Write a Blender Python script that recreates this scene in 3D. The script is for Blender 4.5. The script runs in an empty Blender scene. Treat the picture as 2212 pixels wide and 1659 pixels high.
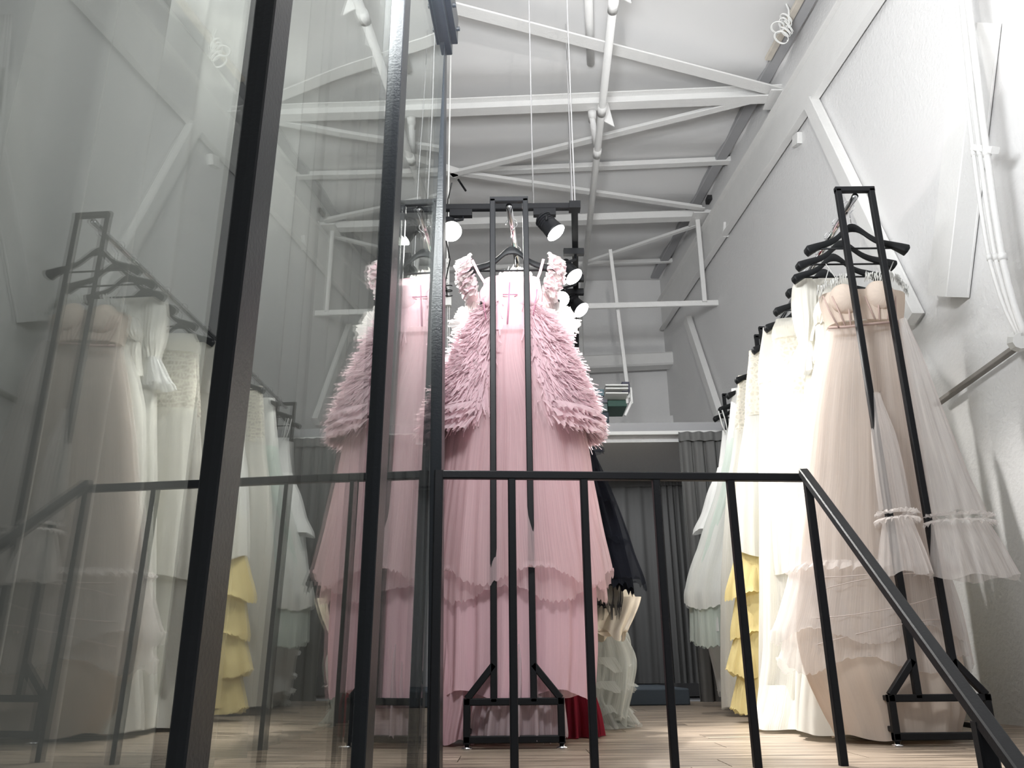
import bpy, math, random
from mathutils import Vector, Matrix, noise
PI = math.pi
R = random.Random(7)
sc = bpy.context.scene
C = sc.collection
# ---------------------------------------------------------------- camera
F, CX, CY = 1780.0, 1106.0, 829.5
PITCH, ROLL, CH = math.radians(18.86), math.radians(-0.6), 0.282
fw = Vector((0, math.cos(PITCH), math.sin(PITCH)))
up0 = Vector((0, -math.sin(PITCH), math.cos(PITCH)))
rt0 = Vector((1, 0, 0))
rt = rt0 * math.cos(ROLL) + up0 * math.sin(ROLL)
up = up0 * math.cos(ROLL) - rt0 * math.sin(ROLL)
O = Vector((0, 0, CH))
cam = bpy.data.cameras.new('camera'); cam_o = bpy.data.objects.new('camera', cam); C.objects.link(cam_o)
cam.sensor_width = 36; cam.lens = 36 * F / 2212; cam.clip_start = 0.02
cam_o.matrix_world = Matrix((( rt.x, up.x, -fw.x, O.x), (rt.y, up.y, -fw.y, O.y), (rt.z, up.z, -fw.z, O.z), (0, 0, 0, 1)))
sc.camera = cam_o
# ---------------------------------------------------------------- world, view
w = bpy.data.worlds.new('world'); sc.world = w; w.use_nodes = True
bg = w.node_tree.nodes['Background']; bg.inputs[0].default_value = (0.93, 0.95, 1.0, 1); bg.inputs[1].default_value = 0.27
sc.view_settings.view_transform = 'Standard'; sc.view_settings.look = 'None'
sc.view_settings.gamma = 1; sc.view_settings.use_curve_mapping = False; sc.view_settings.exposure = 0.2
sc.cycles.transparent_max_bounces = 24; sc.cycles.max_bounces = 5; sc.cycles.diffuse_bounces = 3; sc.cycles.glossy_bounces = 3; sc.cycles.adaptive_threshold = .07; sc.cycles.sample_clamp_indirect = 8
SPOTS = []          # filled by the lamp builder
def spot(loc, aim, watts, ang=60, blend=.6, size=.03, col=(1, .98, .95), name='spot'):
    l = bpy.data.lights.new(name, 'SPOT'); l.energy = watts; l.spot_size = math.radians(ang); l.spot_blend = blend
    l.shadow_soft_size = size; l.color = col
    o = bpy.data.objects.new(name, l); C.objects.link(o); o.location = loc
    o.rotation_euler = (Vector(aim) - Vector(loc)).to_track_quat('-Z', 'Y').to_euler(); return o
def area(loc, aim, watts, sx, sy, col=(.96, .98, 1.0)):  # makes the added fill lights; none has a fixture
    l = bpy.data.lights.new('fill_light', 'AREA'); l.shape = 'RECTANGLE'; l.size = sx; l.size_y = sy; l.energy = watts; l.color = col
    o = bpy.data.objects.new('fill_light', l); C.objects.link(o); o.location = loc
    o.rotation_euler = (Vector(aim) - Vector(loc)).to_track_quat('-Z', 'Y').to_euler(); return o
# added fill lights with no fixture, all out of view
area((.1, 1.6, 2.1), (.0, 3.0, 5.0), 125, .8, .8)  # added upward fill, brightens the ceiling and its bounce
area((-.05, 1.4, 2.2), (.15, 3.3, 1.0), 30, .4, .3)  # added front fill on the pink gown
area((.5, 7.0, 1.87), (.5, 7.001, 0), 10, 1.6, .3)   # added hidden fill that brightens the dark fitting room

# ---------------------------------------------------------------- pixel to world helpers (measured photograph)
def ray(px, py): return rt * (px - CX) + fw * F - up * (py - CY)
def P(px, py, Y):
    d = ray(px, py); return O + d * (Y / d.y)
def PZ(px, py, z):
    d = ray(px, py); return O + d * ((z - O.z) / d.z)
WX0, WXS = 2.639, 0.0875            # right wall: X = WX0 - WXS*Y
WN = Vector((-1, -WXS, 0)).normalized()  # into the room
def PW(px, py, off=0.0):
    d = ray(px, py); n = Vector((1, WXS, 0)); c = WX0 - off * math.sqrt(1 + WXS * WXS)
    return O + d * (c / d.dot(n))
def wallx(Y): return WX0 - WXS * Y
# added unseen spot, aimed so its cone edge draws the right wall's light cut
UL = Vector((.35, .8, 2.6)); ea, eb = PW(2200, 155), PW(1940, 490)
un = (ea - UL).cross(eb - UL).normalized()
if un.z < 0: un = -un
um = ((ea + eb) / 2 - UL).normalized()
spot(UL, UL + (un * math.cos(math.radians(1)) + um * math.sin(math.radians(1))), 100, 178, .0, .02, (1, .97, .93), 'added_wide_spot')

# ---------------------------------------------------------------- materials
def mat(name, col, rough=.6, metal=0, noise_amt=0, scale=8, bump=0, bscale=60, emit=0, stretch=None, alpha=1, spec=.5):
    m = bpy.data.materials.new(name); m.use_nodes = True; nt = m.node_tree; b = nt.nodes['Principled BSDF']
    b.inputs['Base Color'].default_value = (*col, 1); b.inputs['Roughness'].default_value = rough; b.inputs['Metallic'].default_value = metal
    tc = nt.nodes.new('ShaderNodeTexCoord'); mp = nt.nodes.new('ShaderNodeMapping')
    nt.links.new(tc.outputs['Object'], mp.inputs[0])
    if stretch: mp.inputs['Scale'].default_value = stretch
    b.inputs['Specular IOR Level'].default_value = spec
    if noise_amt:
        n = nt.nodes.new('ShaderNodeTexNoise'); n.inputs['Scale'].default_value = scale; n.inputs['Detail'].default_value = 6
        nt.links.new(mp.outputs[0], n.inputs['Vector'])
        mx = nt.nodes.new('ShaderNodeMix'); mx.data_type = 'RGBA'
        mx.inputs[6].default_value = (*[c * (1 - noise_amt) for c in col], 1); mx.inputs[7].default_value = (*[min(1, c * (1 + noise_amt)) for c in col], 1)
        nt.links.new(n.outputs[0], mx.inputs[0]); nt.links.new(mx.outputs[2], b.inputs['Base Color'])
    if bump:
        n2 = nt.nodes.new('ShaderNodeTexNoise'); n2.inputs['Scale'].default_value = bscale; n2.inputs['Detail'].default_value = 4
        nt.links.new(mp.outputs[0], n2.inputs['Vector'])
        bp = nt.nodes.new('ShaderNodeBump'); bp.inputs['Strength'].default_value = bump; bp.inputs['Distance'].default_value = .02
        nt.links.new(n2.outputs[0], bp.inputs['Height']); nt.links.new(bp.outputs[0], b.inputs['Normal'])
    if emit:
        b.inputs['Emission Color'].default_value = (*col, 1); b.inputs['Emission Strength'].default_value = emit
    return m
def cloth(name, col, alpha=1.0, transl=.35, strands=260, amp=.25, lace=0, sheen=0, vary=.06):
    """woven cloth: diffuse + translucent, see-through by 1-alpha, fine vertical pleat relief from the UV"""
    m = bpy.data.materials.new(name); m.use_nodes = True; nt = m.node_tree; N = nt.nodes; L = nt.links
    N.remove(N['Principled BSDF']); out = N['Material Output']
    uv = N.new('ShaderNodeUVMap'); mp = N.new('ShaderNodeMapping'); mp.inputs['Scale'].default_value = (strands, 3.0, 1)
    L.new(uv.outputs[0], mp.inputs[0])
    n = N.new('ShaderNodeTexNoise'); n.inputs['Scale'].default_value = 1; n.inputs['Detail'].default_value = 3
    L.new(mp.outputs[0], n.inputs['Vector'])
    bp = N.new('ShaderNodeBump'); bp.inputs['Strength'].default_value = amp; bp.inputs['Distance'].default_value = .01
    L.new(n.outputs[0], bp.inputs['Height'])
    mx = N.new('ShaderNodeMix'); mx.data_type = 'RGBA'
    mx.inputs[6].default_value = (*[c * (1 - vary) for c in col], 1); mx.inputs[7].default_value = (*[min(1, c * (1 + vary)) for c in col], 1)
    L.new(n.outputs[0], mx.inputs[0])
    d = N.new('ShaderNodeBsdfDiffuse'); t = N.new('ShaderNodeBsdfTranslucent')
    for s in (d, t): L.new(mx.outputs[2], s.inputs[0]); L.new(bp.outputs[0], s.inputs['Normal'])
    a = N.new('ShaderNodeMixShader'); a.inputs[0].default_value = transl; L.new(d.outputs[0], a.inputs[1]); L.new(t.outputs[0], a.inputs[2])
    sh = a
    if sheen:
        g = N.new('ShaderNodeBsdfGlossy'); g.inputs['Roughness'].default_value = .38; g.inputs[0].default_value = (*col, 1); L.new(bp.outputs[0], g.inputs['Normal'])
        a2 = N.new('ShaderNodeMixShader'); a2.inputs[0].default_value = sheen; L.new(a.outputs[0], a2.inputs[1]); L.new(g.outputs[0], a2.inputs[2]); sh = a2
    if alpha < 1 or lace:
        tr = N.new('ShaderNodeBsdfTransparent'); f = N.new('ShaderNodeMixShader')
        L.new(tr.outputs[0], f.inputs[1]); L.new(sh.outputs[0], f.inputs[2])
        ramp = N.new('ShaderNodeMapRange'); 
        if lace:
            tc = N.new('ShaderNodeTexCoord'); v = N.new('ShaderNodeTexVoronoi'); v.feature = 'DISTANCE_TO_EDGE'; v.inputs['Scale'].default_value = lace
            L.new(tc.outputs['Object'], v.inputs['Vector']); L.new(v.outputs[0], ramp.inputs[0])
            ramp.inputs[1].default_value = .05; ramp.inputs[2].default_value = .3; ramp.inputs[3].default_value = 1; ramp.inputs[4].default_value = alpha
        else:
            L.new(n.outputs[0], ramp.inputs[0]); ramp.inputs[1].default_value = .25; ramp.inputs[2].default_value = .75
            ramp.inputs[3].default_value = max(0, alpha - .07); ramp.inputs[4].default_value = min(1, alpha + .07)
        L.new(ramp.outputs[0], f.inputs[0]); sh = f
    L.new(sh.outputs[0], out.inputs[0]); return m
def glass_mat():
    m = bpy.data.materials.new('clear glass'); m.use_nodes = True; N = m.node_tree.nodes; L = m.node_tree.links
    N.remove(N['Principled BSDF'])
    geo = N.new('ShaderNodeNewGeometry'); dp = N.new('ShaderNodeVectorMath'); dp.operation = 'DOT_PRODUCT'
    L.new(geo.outputs['Incoming'], dp.inputs[0]); L.new(geo.outputs['Normal'], dp.inputs[1])
    ab = N.new('ShaderNodeMath'); ab.operation = 'ABSOLUTE'; L.new(dp.outputs['Value'], ab.inputs[0])
    om = N.new('ShaderNodeMath'); om.operation = 'SUBTRACT'; om.inputs[0].default_value = 1; L.new(ab.outputs[0], om.inputs[1])
    pw = N.new('ShaderNodeMath'); pw.operation = 'POWER'; pw.inputs[1].default_value = 4.2; L.new(om.outputs[0], pw.inputs[0])
    ma = N.new('ShaderNodeMath'); ma.operation = 'MULTIPLY_ADD'; ma.inputs[1].default_value = .95; ma.inputs[2].default_value = .05; L.new(pw.outputs[0], ma.inputs[0])
    tr = N.new('ShaderNodeBsdfTransparent'); tr.inputs[0].default_value = (.93, .94, .93, 1)
    g = N.new('ShaderNodeBsdfGlossy'); g.inputs['Roughness'].default_value = 0.0; g.inputs[0].default_value = (.97, 1, .98, 1)
    tc = N.new('ShaderNodeTexCoord'); nz = N.new('ShaderNodeTexNoise'); nz.inputs['Scale'].default_value = 1.3; nz.inputs['Detail'].default_value = 0
    L.new(tc.outputs['Object'], nz.inputs['Vector']); bp = N.new('ShaderNodeBump'); bp.inputs['Strength'].default_value = .02; bp.inputs['Distance'].default_value = .1
    L.new(nz.outputs[0], bp.inputs['Height']); L.new(bp.outputs[0], g.inputs['Normal'])
    mx = N.new('ShaderNodeMixShader'); L.new(ma.outputs[0], mx.inputs[0]); L.new(tr.outputs[0], mx.inputs[1]); L.new(g.outputs[0], mx.inputs[2])
    L.new(mx.outputs[0], N['Material Output'].inputs[0]); return m
def floor_mat(name, off):
    m = bpy.data.materials.new(name); m.use_nodes = True; N = m.node_tree.nodes; L = m.node_tree.links; b = N['Principled BSDF']
    tc = N.new('ShaderNodeTexCoord'); mp = N.new('ShaderNodeMapping'); mp.inputs['Scale'].default_value = (1.1, 30, 1); mp.inputs['Location'].default_value = (off, off * 3, 0)
    L.new(tc.outputs['Object'], mp.inputs[0]); n = N.new('ShaderNodeTexNoise'); n.inputs['Scale'].default_value = 1.6; n.inputs['Detail'].default_value = 5
    L.new(mp.outputs[0], n.inputs['Vector']); cr = N.new('ShaderNodeValToRGB'); e = cr.color_ramp.elements
    e[0].position = .38; e[0].color = (.13, .10, .075, 1); e[1].position = .64; e[1].color = (.52, .42, .33, 1)
    k = e.new(.50); k.color = (.36, .285, .215, 1)
    L.new(n.outputs[0], cr.inputs[0]); L.new(cr.outputs[0], b.inputs['Base Color']); b.inputs['Roughness'].default_value = .38
    return m
M_wall = mat('white wall paint', (.79, .785, .78), .75, noise_amt=.03, scale=2, bump=.25, bscale=45)
M_ceil = mat('white ceiling paint', (.80, .795, .79), .8, noise_amt=.04, scale=1.5, bump=.5, bscale=1.6)
M_steel = mat('white painted steel', (.82, .815, .80), .5, noise_amt=.04, scale=9, bump=.15, bscale=70)
M_batten = mat('bare brownish batten', (.62, .57, .50), .8, noise_amt=.25, scale=12)
M_dark = mat('dark gap', (.03, .03, .032), .9)
M_black = mat('black powder coated steel', (.008, .0085, .010), .48, bump=.05, bscale=200, spec=.25)
M_frame = mat('dark anodised frame', (.010, .012, .015), .30, bump=.05, bscale=150, spec=.4)
M_hanger = mat('black satin hanger wood', (.008, .009, .010), .5, spec=.25)
M_chrome = mat('chrome', (.8, .8, .82), .12, 1)
M_plastic = mat('white plastic', (.82, .82, .80), .45)
M_rubber = mat('black cable rubber', (.01, .01, .01), .5)
M_glass = glass_mat()
M_floor = [floor_mat('laminate plank %s' % n, i * 3.7) for i, n in enumerate(['pale', 'brown', 'grey'])]
M_platform = mat('grey blue carpeted platform', (.08, .10, .12), .9, noise_amt=.1, scale=80)
M_curt = cloth('dark grey curtain', (.20, .20, .195), 1, .05, 60, .1)
M_curt2 = cloth('mid grey curtain', (.15, .15, .148), 1, .05, 60, .1)
M_sheer = cloth('pale grey drape', (.24, .238, .225), 1, .25, 60, .1)
M_lens = mat('lit lamp lens', (1, .98, .93), .5, emit=28)
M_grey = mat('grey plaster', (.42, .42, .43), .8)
M_pinkT = cloth('pink tulle', (.90, .61, .66), 1, .35, 420, .25)
M_pinkO = cloth('pink tulle overlay', (.93, .72, .74), .55, .45, 420, .25)
M_pinkS = cloth('pink satin lining', (.90, .64, .69), 1, .3, 60, .15)
M_pinkR = cloth('pink ruffle tulle', (.98, .78, .82), 1, .6, 500, .2)
M_pinkG = cloth('greyed pink tulle', (.80, .66, .69), .7, .4, 420, .2)
M_pinkC = cloth('pink padded cup', (.80, .58, .62), 1, .08, 90, .15)
M_rose = mat('rose seam tape', (.52, .22, .31), .6)
M_ivoryR = cloth('pale pleated organza', (.93, .89, .87), .7, .5, 500, .5)
M_red = cloth('dark red tulle', (.30, .03, .05), 1, .3, 200, .4)
M_blk = cloth('black tulle', (.018, .02, .026), 1, .15, 300, .4)
M_blkL = cloth('black sheer tulle', (.02, .022, .03), .55, .2, 300, .4)
M_mint = cloth('mint green satin', (.42, .62, .56), 1, .3, 60, .2)
M_beige = cloth('cream satin', (.84, .77, .66), 1, .25, 40, .2, sheen=.15)
M_greyT = cloth('grey white veil tulle', (.74, .76, .73), .42, .4, 300, .3)
M_blush = cloth('blush satin', (.82, .70, .60), 1, .3, 120, .25)
M_blushT = cloth('blush tulle', (.90, .85, .82), .46, .45, 380, .2)
M_blushC = cloth('blush cup satin', (.84, .72, .62), 1, .3, 90, .3)
M_hoop = mat('pale hoop seam', (.62, .54, .50), .7)
M_blushB = mat('blush boning tape', (.55, .40, .35), .6)
M_cream = cloth('ivory satin', (.92, .90, .83), 1, .3, 40, .15, sheen=.12)
M_creamY = cloth('sheer cream tulle', (.93, .91, .84), .6, .4, 380, .4)
M_creamT = cloth('cream tulle', (.93, .91, .84), 1, .4, 380, .4)
M_lace = cloth('ivory lace', (.92, .88, .78), .45, .35, 200, .3, lace=38)
M_yellow = cloth('yellow tulle', (.88, .75, .38), 1, .35, 300, .4)
M_green = cloth('pale green tulle', (.80, .88, .82), 1, .4, 380, .4)
M_white = cloth('white satin', (.92, .92, .90), 1, .3, 60, .15)
M_whiteT = cloth('white tulle', (.92, .92, .89), 1, .4, 300, .4)
M_clear = cloth('clear strap', (.8, .8, .78), .6, .3)

# ---------------------------------------------------------------- mesh helpers
def mk(name, v, f, m, parent=None, smooth=False, uv=None):
    me = bpy.data.meshes.new(name); me.from_pydata([tuple(p) for p in v], [], f); me.materials.append(m)
    if smooth: me.polygons.foreach_set('use_smooth', [True] * len(f))
    if uv is not None:
        l = me.uv_layers.new(name='UVMap'); dat = []
        for poly in f:
            for i in poly: dat += uv[i]
        l.data.foreach_set('uv', dat)
    me.update(); o = bpy.data.objects.new(name, me); C.objects.link(o)
    if parent is not None:
        o.parent = parent; o.location = (0, 0, 0) if parent.parent is not None else -parent.location   # meshes are written in world coordinates
    return o
class MB:
    def __init__(s): s.v = []; s.f = []
    def add(s, v, f):
        b = len(s.v); s.v += [Vector(p) for p in v]; s.f += [tuple(i + b for i in q) for q in f]; return s
    def box(s, a, b):
        x0, y0, z0 = a; x1, y1, z1 = b
        return s.add([(x0,y0,z0),(x1,y0,z0),(x1,y1,z0),(x0,y1,z0),(x0,y0,z1),(x1,y0,z1),(x1,y1,z1),(x0,y1,z1)],
                     [(0,3,2,1),(4,5,6,7),(0,1,5,4),(1,2,6,5),(2,3,7,6),(3,0,4,7)])
    def bar(s, p, q, wd, ht, upv=(0, 0, 1), ch=.12):
        """rectangular bar with chamfered edges; wd along side, ht along upv"""
        p = Vector(p); q = Vector(q); d = (q - p).normalized(); u = Vector(upv); sd = d.cross(u).normalized(); u = sd.cross(d).normalized()
        c = min(wd, ht) * ch; a, b = wd / 2, ht / 2
        sec = [(-a, -b + c), (-a + c, -b), (a - c, -b), (a, -b + c), (a, b - c), (a - c, b), (-a + c, b), (-a, b - c)]
        v = [e + sd * x + u * z for e in (p, q) for x, z in sec]; n = 8
        f = [(i, (i + 1) % n, n + (i + 1) % n, n + i) for i in range(n)] + [tuple(range(n))[::-1], tuple(range(n, 2 * n))]
        return s.add(v, f)
    def tube(s, pts, r, n=8, cap=True):
        pts = [Vector(p) for p in pts]; v = []; f = []; k = len(pts)
        rr = r if isinstance(r, (list, tuple)) else [r] * k
        pu = None
        for i, p in enumerate(pts):
            d = (pts[min(i + 1, k - 1)] - pts[max(i - 1, 0)]).normalized()
            if pu is None: pu = d.orthogonal().normalized()
            pu = (pu - d * pu.dot(d)); pu = pu.normalized() if pu.length > 1e-5 else d.orthogonal().normalized()
            w_ = d.cross(pu)
            for j in range(n):
                a = 2 * PI * j / n; v.append(p + (pu * math.cos(a) + w_ * math.sin(a)) * rr[i])
        for i in range(k - 1):
            for j in range(n): f.append((i*n+j, i*n+(j+1) % n, (i+1)*n+(j+1) % n, (i+1)*n+j))
        if cap: f += [tuple(range(n))[::-1], tuple(range((k-1)*n, k*n))]
        return s.add(v, f)
    def build(s, name, m, parent=None, smooth=False): return mk(name, s.v, s.f, m, parent, smooth)
def tag(o, label, cat, group=None, kind=None):
    if label: o['label'] = label
    if cat: o['category'] = cat
    if group: o['group'] = group
    if kind: o['kind'] = kind
    return o
def thing(name, label, cat, loc=(0, 0, 0), group=None):
    o = bpy.data.objects.new(name, None); o.empty_display_size = .1; C.objects.link(o); o.location = loc
    return tag(o, label, cat, group)
def struct(o, label=None):
    o['kind'] = 'structure'
    if label: o['label'] = label
    return o

# ================================================================ THE SETTING
CZ = 4.74
YF, YB = 2.42, 9.2
# floor slab with a plank covering
sl = struct(MB().box((-1.75, YF, -.30), (wallx(YF) + .3, YB + .2, -.012)).build('floor', M_grey), 'raised floor slab covered with laminate planks')
rows = 0; y = YF
k = 0
protos = {}
while y < 6.9:
    y1 = y + .19
    x = -1.7 - R.random() * 1.1
    while x < wallx(y):
        x0, x1 = max(x, -1.7), min(x + 1.28, wallx(y) - .002)
        if x1 - x0 > .05:
            g = .0015
            b = MB().box((x0 + g, y + g, -.012), (x1 - g, y1 - g, R.uniform(-.0006, 0)))
            ob = b.build('plank', M_floor[R.choice([0, 0, 0, 1, 2])], sl)
        x += 1.28
    y = y1
struct(MB().box((-3.2, -3, -1.30), (3.2, YF + .0, -1.2)).build('floor', M_grey), 'lower shop floor at the foot of the stairs')
# right wall
def wallpoly(name, Ys, z0, z1, m, th=.12):
    (ya, yb) = Ys; a = Vector((wallx(ya), ya, z0)); b = Vector((wallx(yb), yb, z0)); n = WN * -th; h = Vector((0, 0, z1 - z0))
    return mk(name, [a, b, b + h, a + h, a + n, b + n, b + n + h, a + n + h], [(0,3,2,1),(4,5,6,7),(0,1,5,4),(1,2,6,5),(2,3,7,6),(3,0,4,7)], m)
struct(wallpoly('wall_right', (-1.2, YB), -1.25, CZ + .35, M_wall), 'white painted right wall')
struct(MB().box((-1.9, -1.2, -1.25), (-1.75, YB, CZ + .35)).build('wall_left', M_wall), 'white wall behind the glass partition')
struct(MB().box((-1.9, YB, -.3), (2.4, YB + .12, CZ + .35)).build('wall_back', M_wall), 'back wall above the fitting rooms')
# ceiling sheets: bays between purlins, each a shallow vault
cm = MB()
NX, NY = 24, 120
v = []; f = []
for i in range(NY + 1):
    yy = -1.2 + (YB + 1.3) * i / NY
    for j in range(NX + 1):
        xx = -1.9 + 5.0 * j / NX
        per = (yy - 5.36) / .94
        z = CZ + .05 * abs(math.sin(PI * per)) + .012 * noise.noise(Vector((xx * .8, yy * .8, 0)))
        v.append((xx, yy, z))
for i in range(NY):
    for j in range(NX):
        a = i * (NX + 1) + j; f.append((a, a + NX + 1, a + NX + 2, a + 1))
nb = len(v)
v += [(-1.9, -1.2, CZ + .2), (3.1, -1.2, CZ + .2), (3.1, YB + .1, CZ + .2), (-1.9, YB + .1, CZ + .2)]; f.append((nb, nb + 1, nb + 2, nb + 3))
struct(mk('ceiling', v, f, M_ceil, smooth=True), 'white painted ceiling sheets')

# ---- roof steel: horizontal truss frame under the ceiling
A = P(1708, 212, 5.36); B = P(1540, 478, 7.24); ZT = 4.50
def at_z(px, py, z=ZT): return PZ(px, py, z)
def beam_thing(name, label, group=None): return thing(name, label, 'beam', (0, 0, ZT), group)
def HB(p, q, wd, ht): return MB().bar(p, q, wd, ht)
fr = beam_thing('roof_truss', 'white steel truss beam across the ceiling, nearest of the cross beams')
pA0, pA1 = at_z(960, 243), at_z(1700, 212)
dA = (pA1 - pA0); pL = pA0 - dA * .55
HB(pL + Vector((0, 0, -.0)), pA1, .10, .012).build('bottom_flange', M_steel, fr)
HB(pL + Vector((0, .045, .06)), pA1 + Vector((0, .045, .06)), .012, .11).build('web', M_steel, fr)
HB(pL + Vector((0, .02, .12)), pA1 + Vector((0, .02, .12)), .07, .01).build('top_flange', M_steel, fr)
g = MB(); c = pA1
g.bar(c + Vector((-.16, 0, -.012)), c + Vector((.06, 0, -.012)), .24, .014); g.build('gusset_plate', M_steel, fr)
MB().bar(c + Vector((.02, -.10, -.03)), c + Vector((.02, .12, -.03)), .02, .14).build('gusset_plate', M_steel, fr)
fr2 = beam_thing('roof_truss', 'white steel truss beam across the ceiling behind the track lights')
qB0, qB1 = at_z(1254, 480), at_z(1540, 470)
dB = (qB1 - qB0); qL = qB0 - dB * 1.9
HB(qL, qB1, .10, .012).build('bottom_flange', M_steel, fr2)
HB(qL + Vector((0, .045, .06)), qB1 + Vector((0, .045, .06)), .012, .12).build('web', M_steel, fr2)
HB(qL + Vector((0, -.04, .03)), qB1 + Vector((0, -.04, .03)), .012, .07).build('web', M_steel, fr2)
MB().bar(qB1 + Vector((-.22, 0, -.012)), qB1 + Vector((.10, 0, -.012)), .26, .014).build('gusset_plate', M_steel, fr2)
MB().bar(qB1 + Vector((-.02, -.10, -.03)), qB1 + Vector((-.02, .12, -.03)), .02, .15).build('gusset_plate', M_steel, fr2)
MB().box(qB1 + Vector((-.06, -.10, .15)), qB1 + Vector((.22, .0, .20))).build('black_bracket', M_dark, fr2)
def angle(label, p, q, wd=.07, name='roof_brace', z2=None):
    t = beam_thing(name, label)
    HB(p, q, wd, .010).build('flange', M_steel, t); s = (q - p).normalized().cross(Vector((0, 0, 1)))
    HB(p + s * -wd * .46 + Vector((0, 0, wd * .5)), q + s * -wd * .46 + Vector((0, 0, wd * .5)), .010, wd).build('web', M_steel, t)
    return t
Cx_ = at_z(985, 374)
angle('white brace rising from the wall joint to the top edge of the view', at_z(960, 12, ZT + .02), pA1 + Vector((0, -.02, .02)), .10)
angle('white brace running from the near wall joint down to mid ceiling', at_z(975, 378), at_z(1640, 214), .065)
angle('thin white brace running from mid ceiling to the far wall joint', at_z(985, 374, ZT + .02), at_z(1520, 452, ZT + .02), .06)
angle('thin white brace below the far truss running down to the left', at_z(1255, 572, ZT - .02), at_z(1508, 487, ZT - .02), .045)
# mirror half of the frame that lies towards the left
angle('white brace running left from mid ceiling beside the partition', at_z(975, 378) + Vector((.05, .02, 0)), at_z(975, 378) + Vector((-1.6, -1.0, 0)), .065)
def purlin(px0, py0, px1, py1, label, h=.08, z=CZ):
    a_, b_ = PZ(px0, py0, z), PZ(px1, py1, z); d = b_ - a_; a_ = a_ - d * (2.2 / max(d.length, .1))*.8
    return tag(MB().bar(a_, b_, h, .05).build('ceiling_purlin', M_steel), label, 'purlin')
purlin(1000, 372, 1615, 345, 'white ceiling purlin between the two trusses')
purlin(1270, 570, 1505, 561, 'white ceiling purlin behind the far truss', .05)
purlin(1270, 655, 1466, 643, 'white ceiling purlin along the back wall', .08)
# wall-side steel
ws = beam_thing('wall_beam', 'white steel beam along the top of the right wall')
def wl(px0, py0, px1, py1, off): return PW(px0, py0, off), PW(px1, py1, off)
zlo, zhi = PW(1838, 95, .05).z, PW(1768, 82, .05).z
yy0, yy1 = -1.0, 9.1
def wallbar(y0, y1, z, off, wd, ht): 
    return MB().bar(Vector((wallx(y0), y0, z)) + WN * off, Vector((wallx(y1), y1, z)) + WN * off, wd, ht)
wallbar(yy0, yy1, (zlo + zhi) / 2, .03, .02, abs(zhi - zlo)).build('web', M_steel, ws)
wallbar(yy0, yy1, zlo, .05, .06, .012).build('lower_flange', M_steel, ws)
wallbar(yy0, yy1, zhi, .05, .06, .012).build('upper_flange', M_steel, ws)
bt = tag(wallbar(1.0, 5.25, CZ - .03, .17, .05, .03).build('wood_batten', M_batten), 'unpainted brownish batten along the ceiling edge above the wall', 'batten')
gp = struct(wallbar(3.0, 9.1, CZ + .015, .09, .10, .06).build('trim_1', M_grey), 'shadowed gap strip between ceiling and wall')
# diagonal wall braces
def wbrace(label, p0, p1, wd, dp, off=.05):
    a_, b_ = PW(*p0, off), PW(*p1, off)
    t = thing('wall_brace', label, 'brace', a_)
    MB().bar(a_, b_, wd, dp, WN, ch=.03).build('brace_web', M_steel, t)
    MB().bar(a_ - WN * dp * .5 + WN * .005, b_ - WN * dp * .5 + WN * .005, wd * 1.05, .012, WN).build('brace_flange', M_steel, t)
    return t
wbrace('white diagonal steel brace behind the top of the near right rack', (1752, 222), (1975, 690), .10, .07)
wbrace('thick diagonal steel brace beside the wall conduits', (2112, 60), (2046, 640), .17, .12, .07)
wbrace('small white diagonal brace on the far end of the right wall', (1485, 690), (1552, 895), .10, .06)
# blocks on wall
t_ = tag(MB().bar(PW(1568, 480, .03), PW(1566, 512, .03), .06, .06, WN).build('wall_block', M_steel), 'small white block on the wall under the far beam end', 'block')
tag(MB().bar(PW(1722, 290, .02), PW(1722, 314, .02), .10, .04, WN).build('wall_block', M_steel), 'white painted bump on the wall below the near beam joint', 'block')
# conduits on wall
for i, (dx, r_) in enumerate([(-14, .009), (0, .010), (15, .015)]):
    pts = [PW(2072 + dx * .8, -60, .20), PW(2100 + dx, 200, .20), PW(2128 + dx, 420, .20), PW(2150 + dx, 560, .20), PW(2178 + dx * .8, 660, .20), PW(2206 + dx * .5, 725, .20)]
    # smooth
    q = []
    for a_, b_ in zip(pts, pts[1:]):
        for s_ in range(5): q.append(a_.lerp(b_, s_ / 5))
    q.append(pts[-1])
    for _ in range(3): q = [q[0]] + [(q[j-1] + q[j] * 2 + q[j+1]) / 4 for j in range(1, len(q) - 1)] + [q[-1]]
    t = thing('wall_conduit', ['thin white conduit on the right wall, left of three', 'thin white conduit on the right wall, middle of three', 'thicker white conduit on the right wall, right of three'][i], 'conduit', q[0])
    MB().tube(q, r_, 10).build('pipe', M_steel, t, True)
    for s_ in (8, 15):
        d = (q[s_] - q[s_ - 1]).normalized(); MB().tube([q[s_] - d * .015, q[s_] + d * .015], r_ * 1.25, 10).build('coupling', M_steel, t, True)
cl = tag(MB().bar(PW(2105, 318, .19), PW(2150, 325, .19), .03, .04, WN).build('conduit_clamp', M_steel), 'metal clamp holding the right wall conduits', 'clamp')
wr = thing('wall_rail', 'grey rail sloping along the right wall behind the gowns', 'rail', PW(2025, 872, .03))
MB().bar(PW(2022, 874, .05), PW(2212, 738, .05), .022, .035, WN).build('bar', mat('grey wood rail', (.28, .26, .24), .7, noise_amt=.2, scale=20), wr)
tag(MB().tube([PW(2202, 737, .07), PW(2208, 735, .21)], [.05, .035], 10).build('junction_box', M_plastic), 'white junction box where conduits meet the wall rail', 'box')
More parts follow.
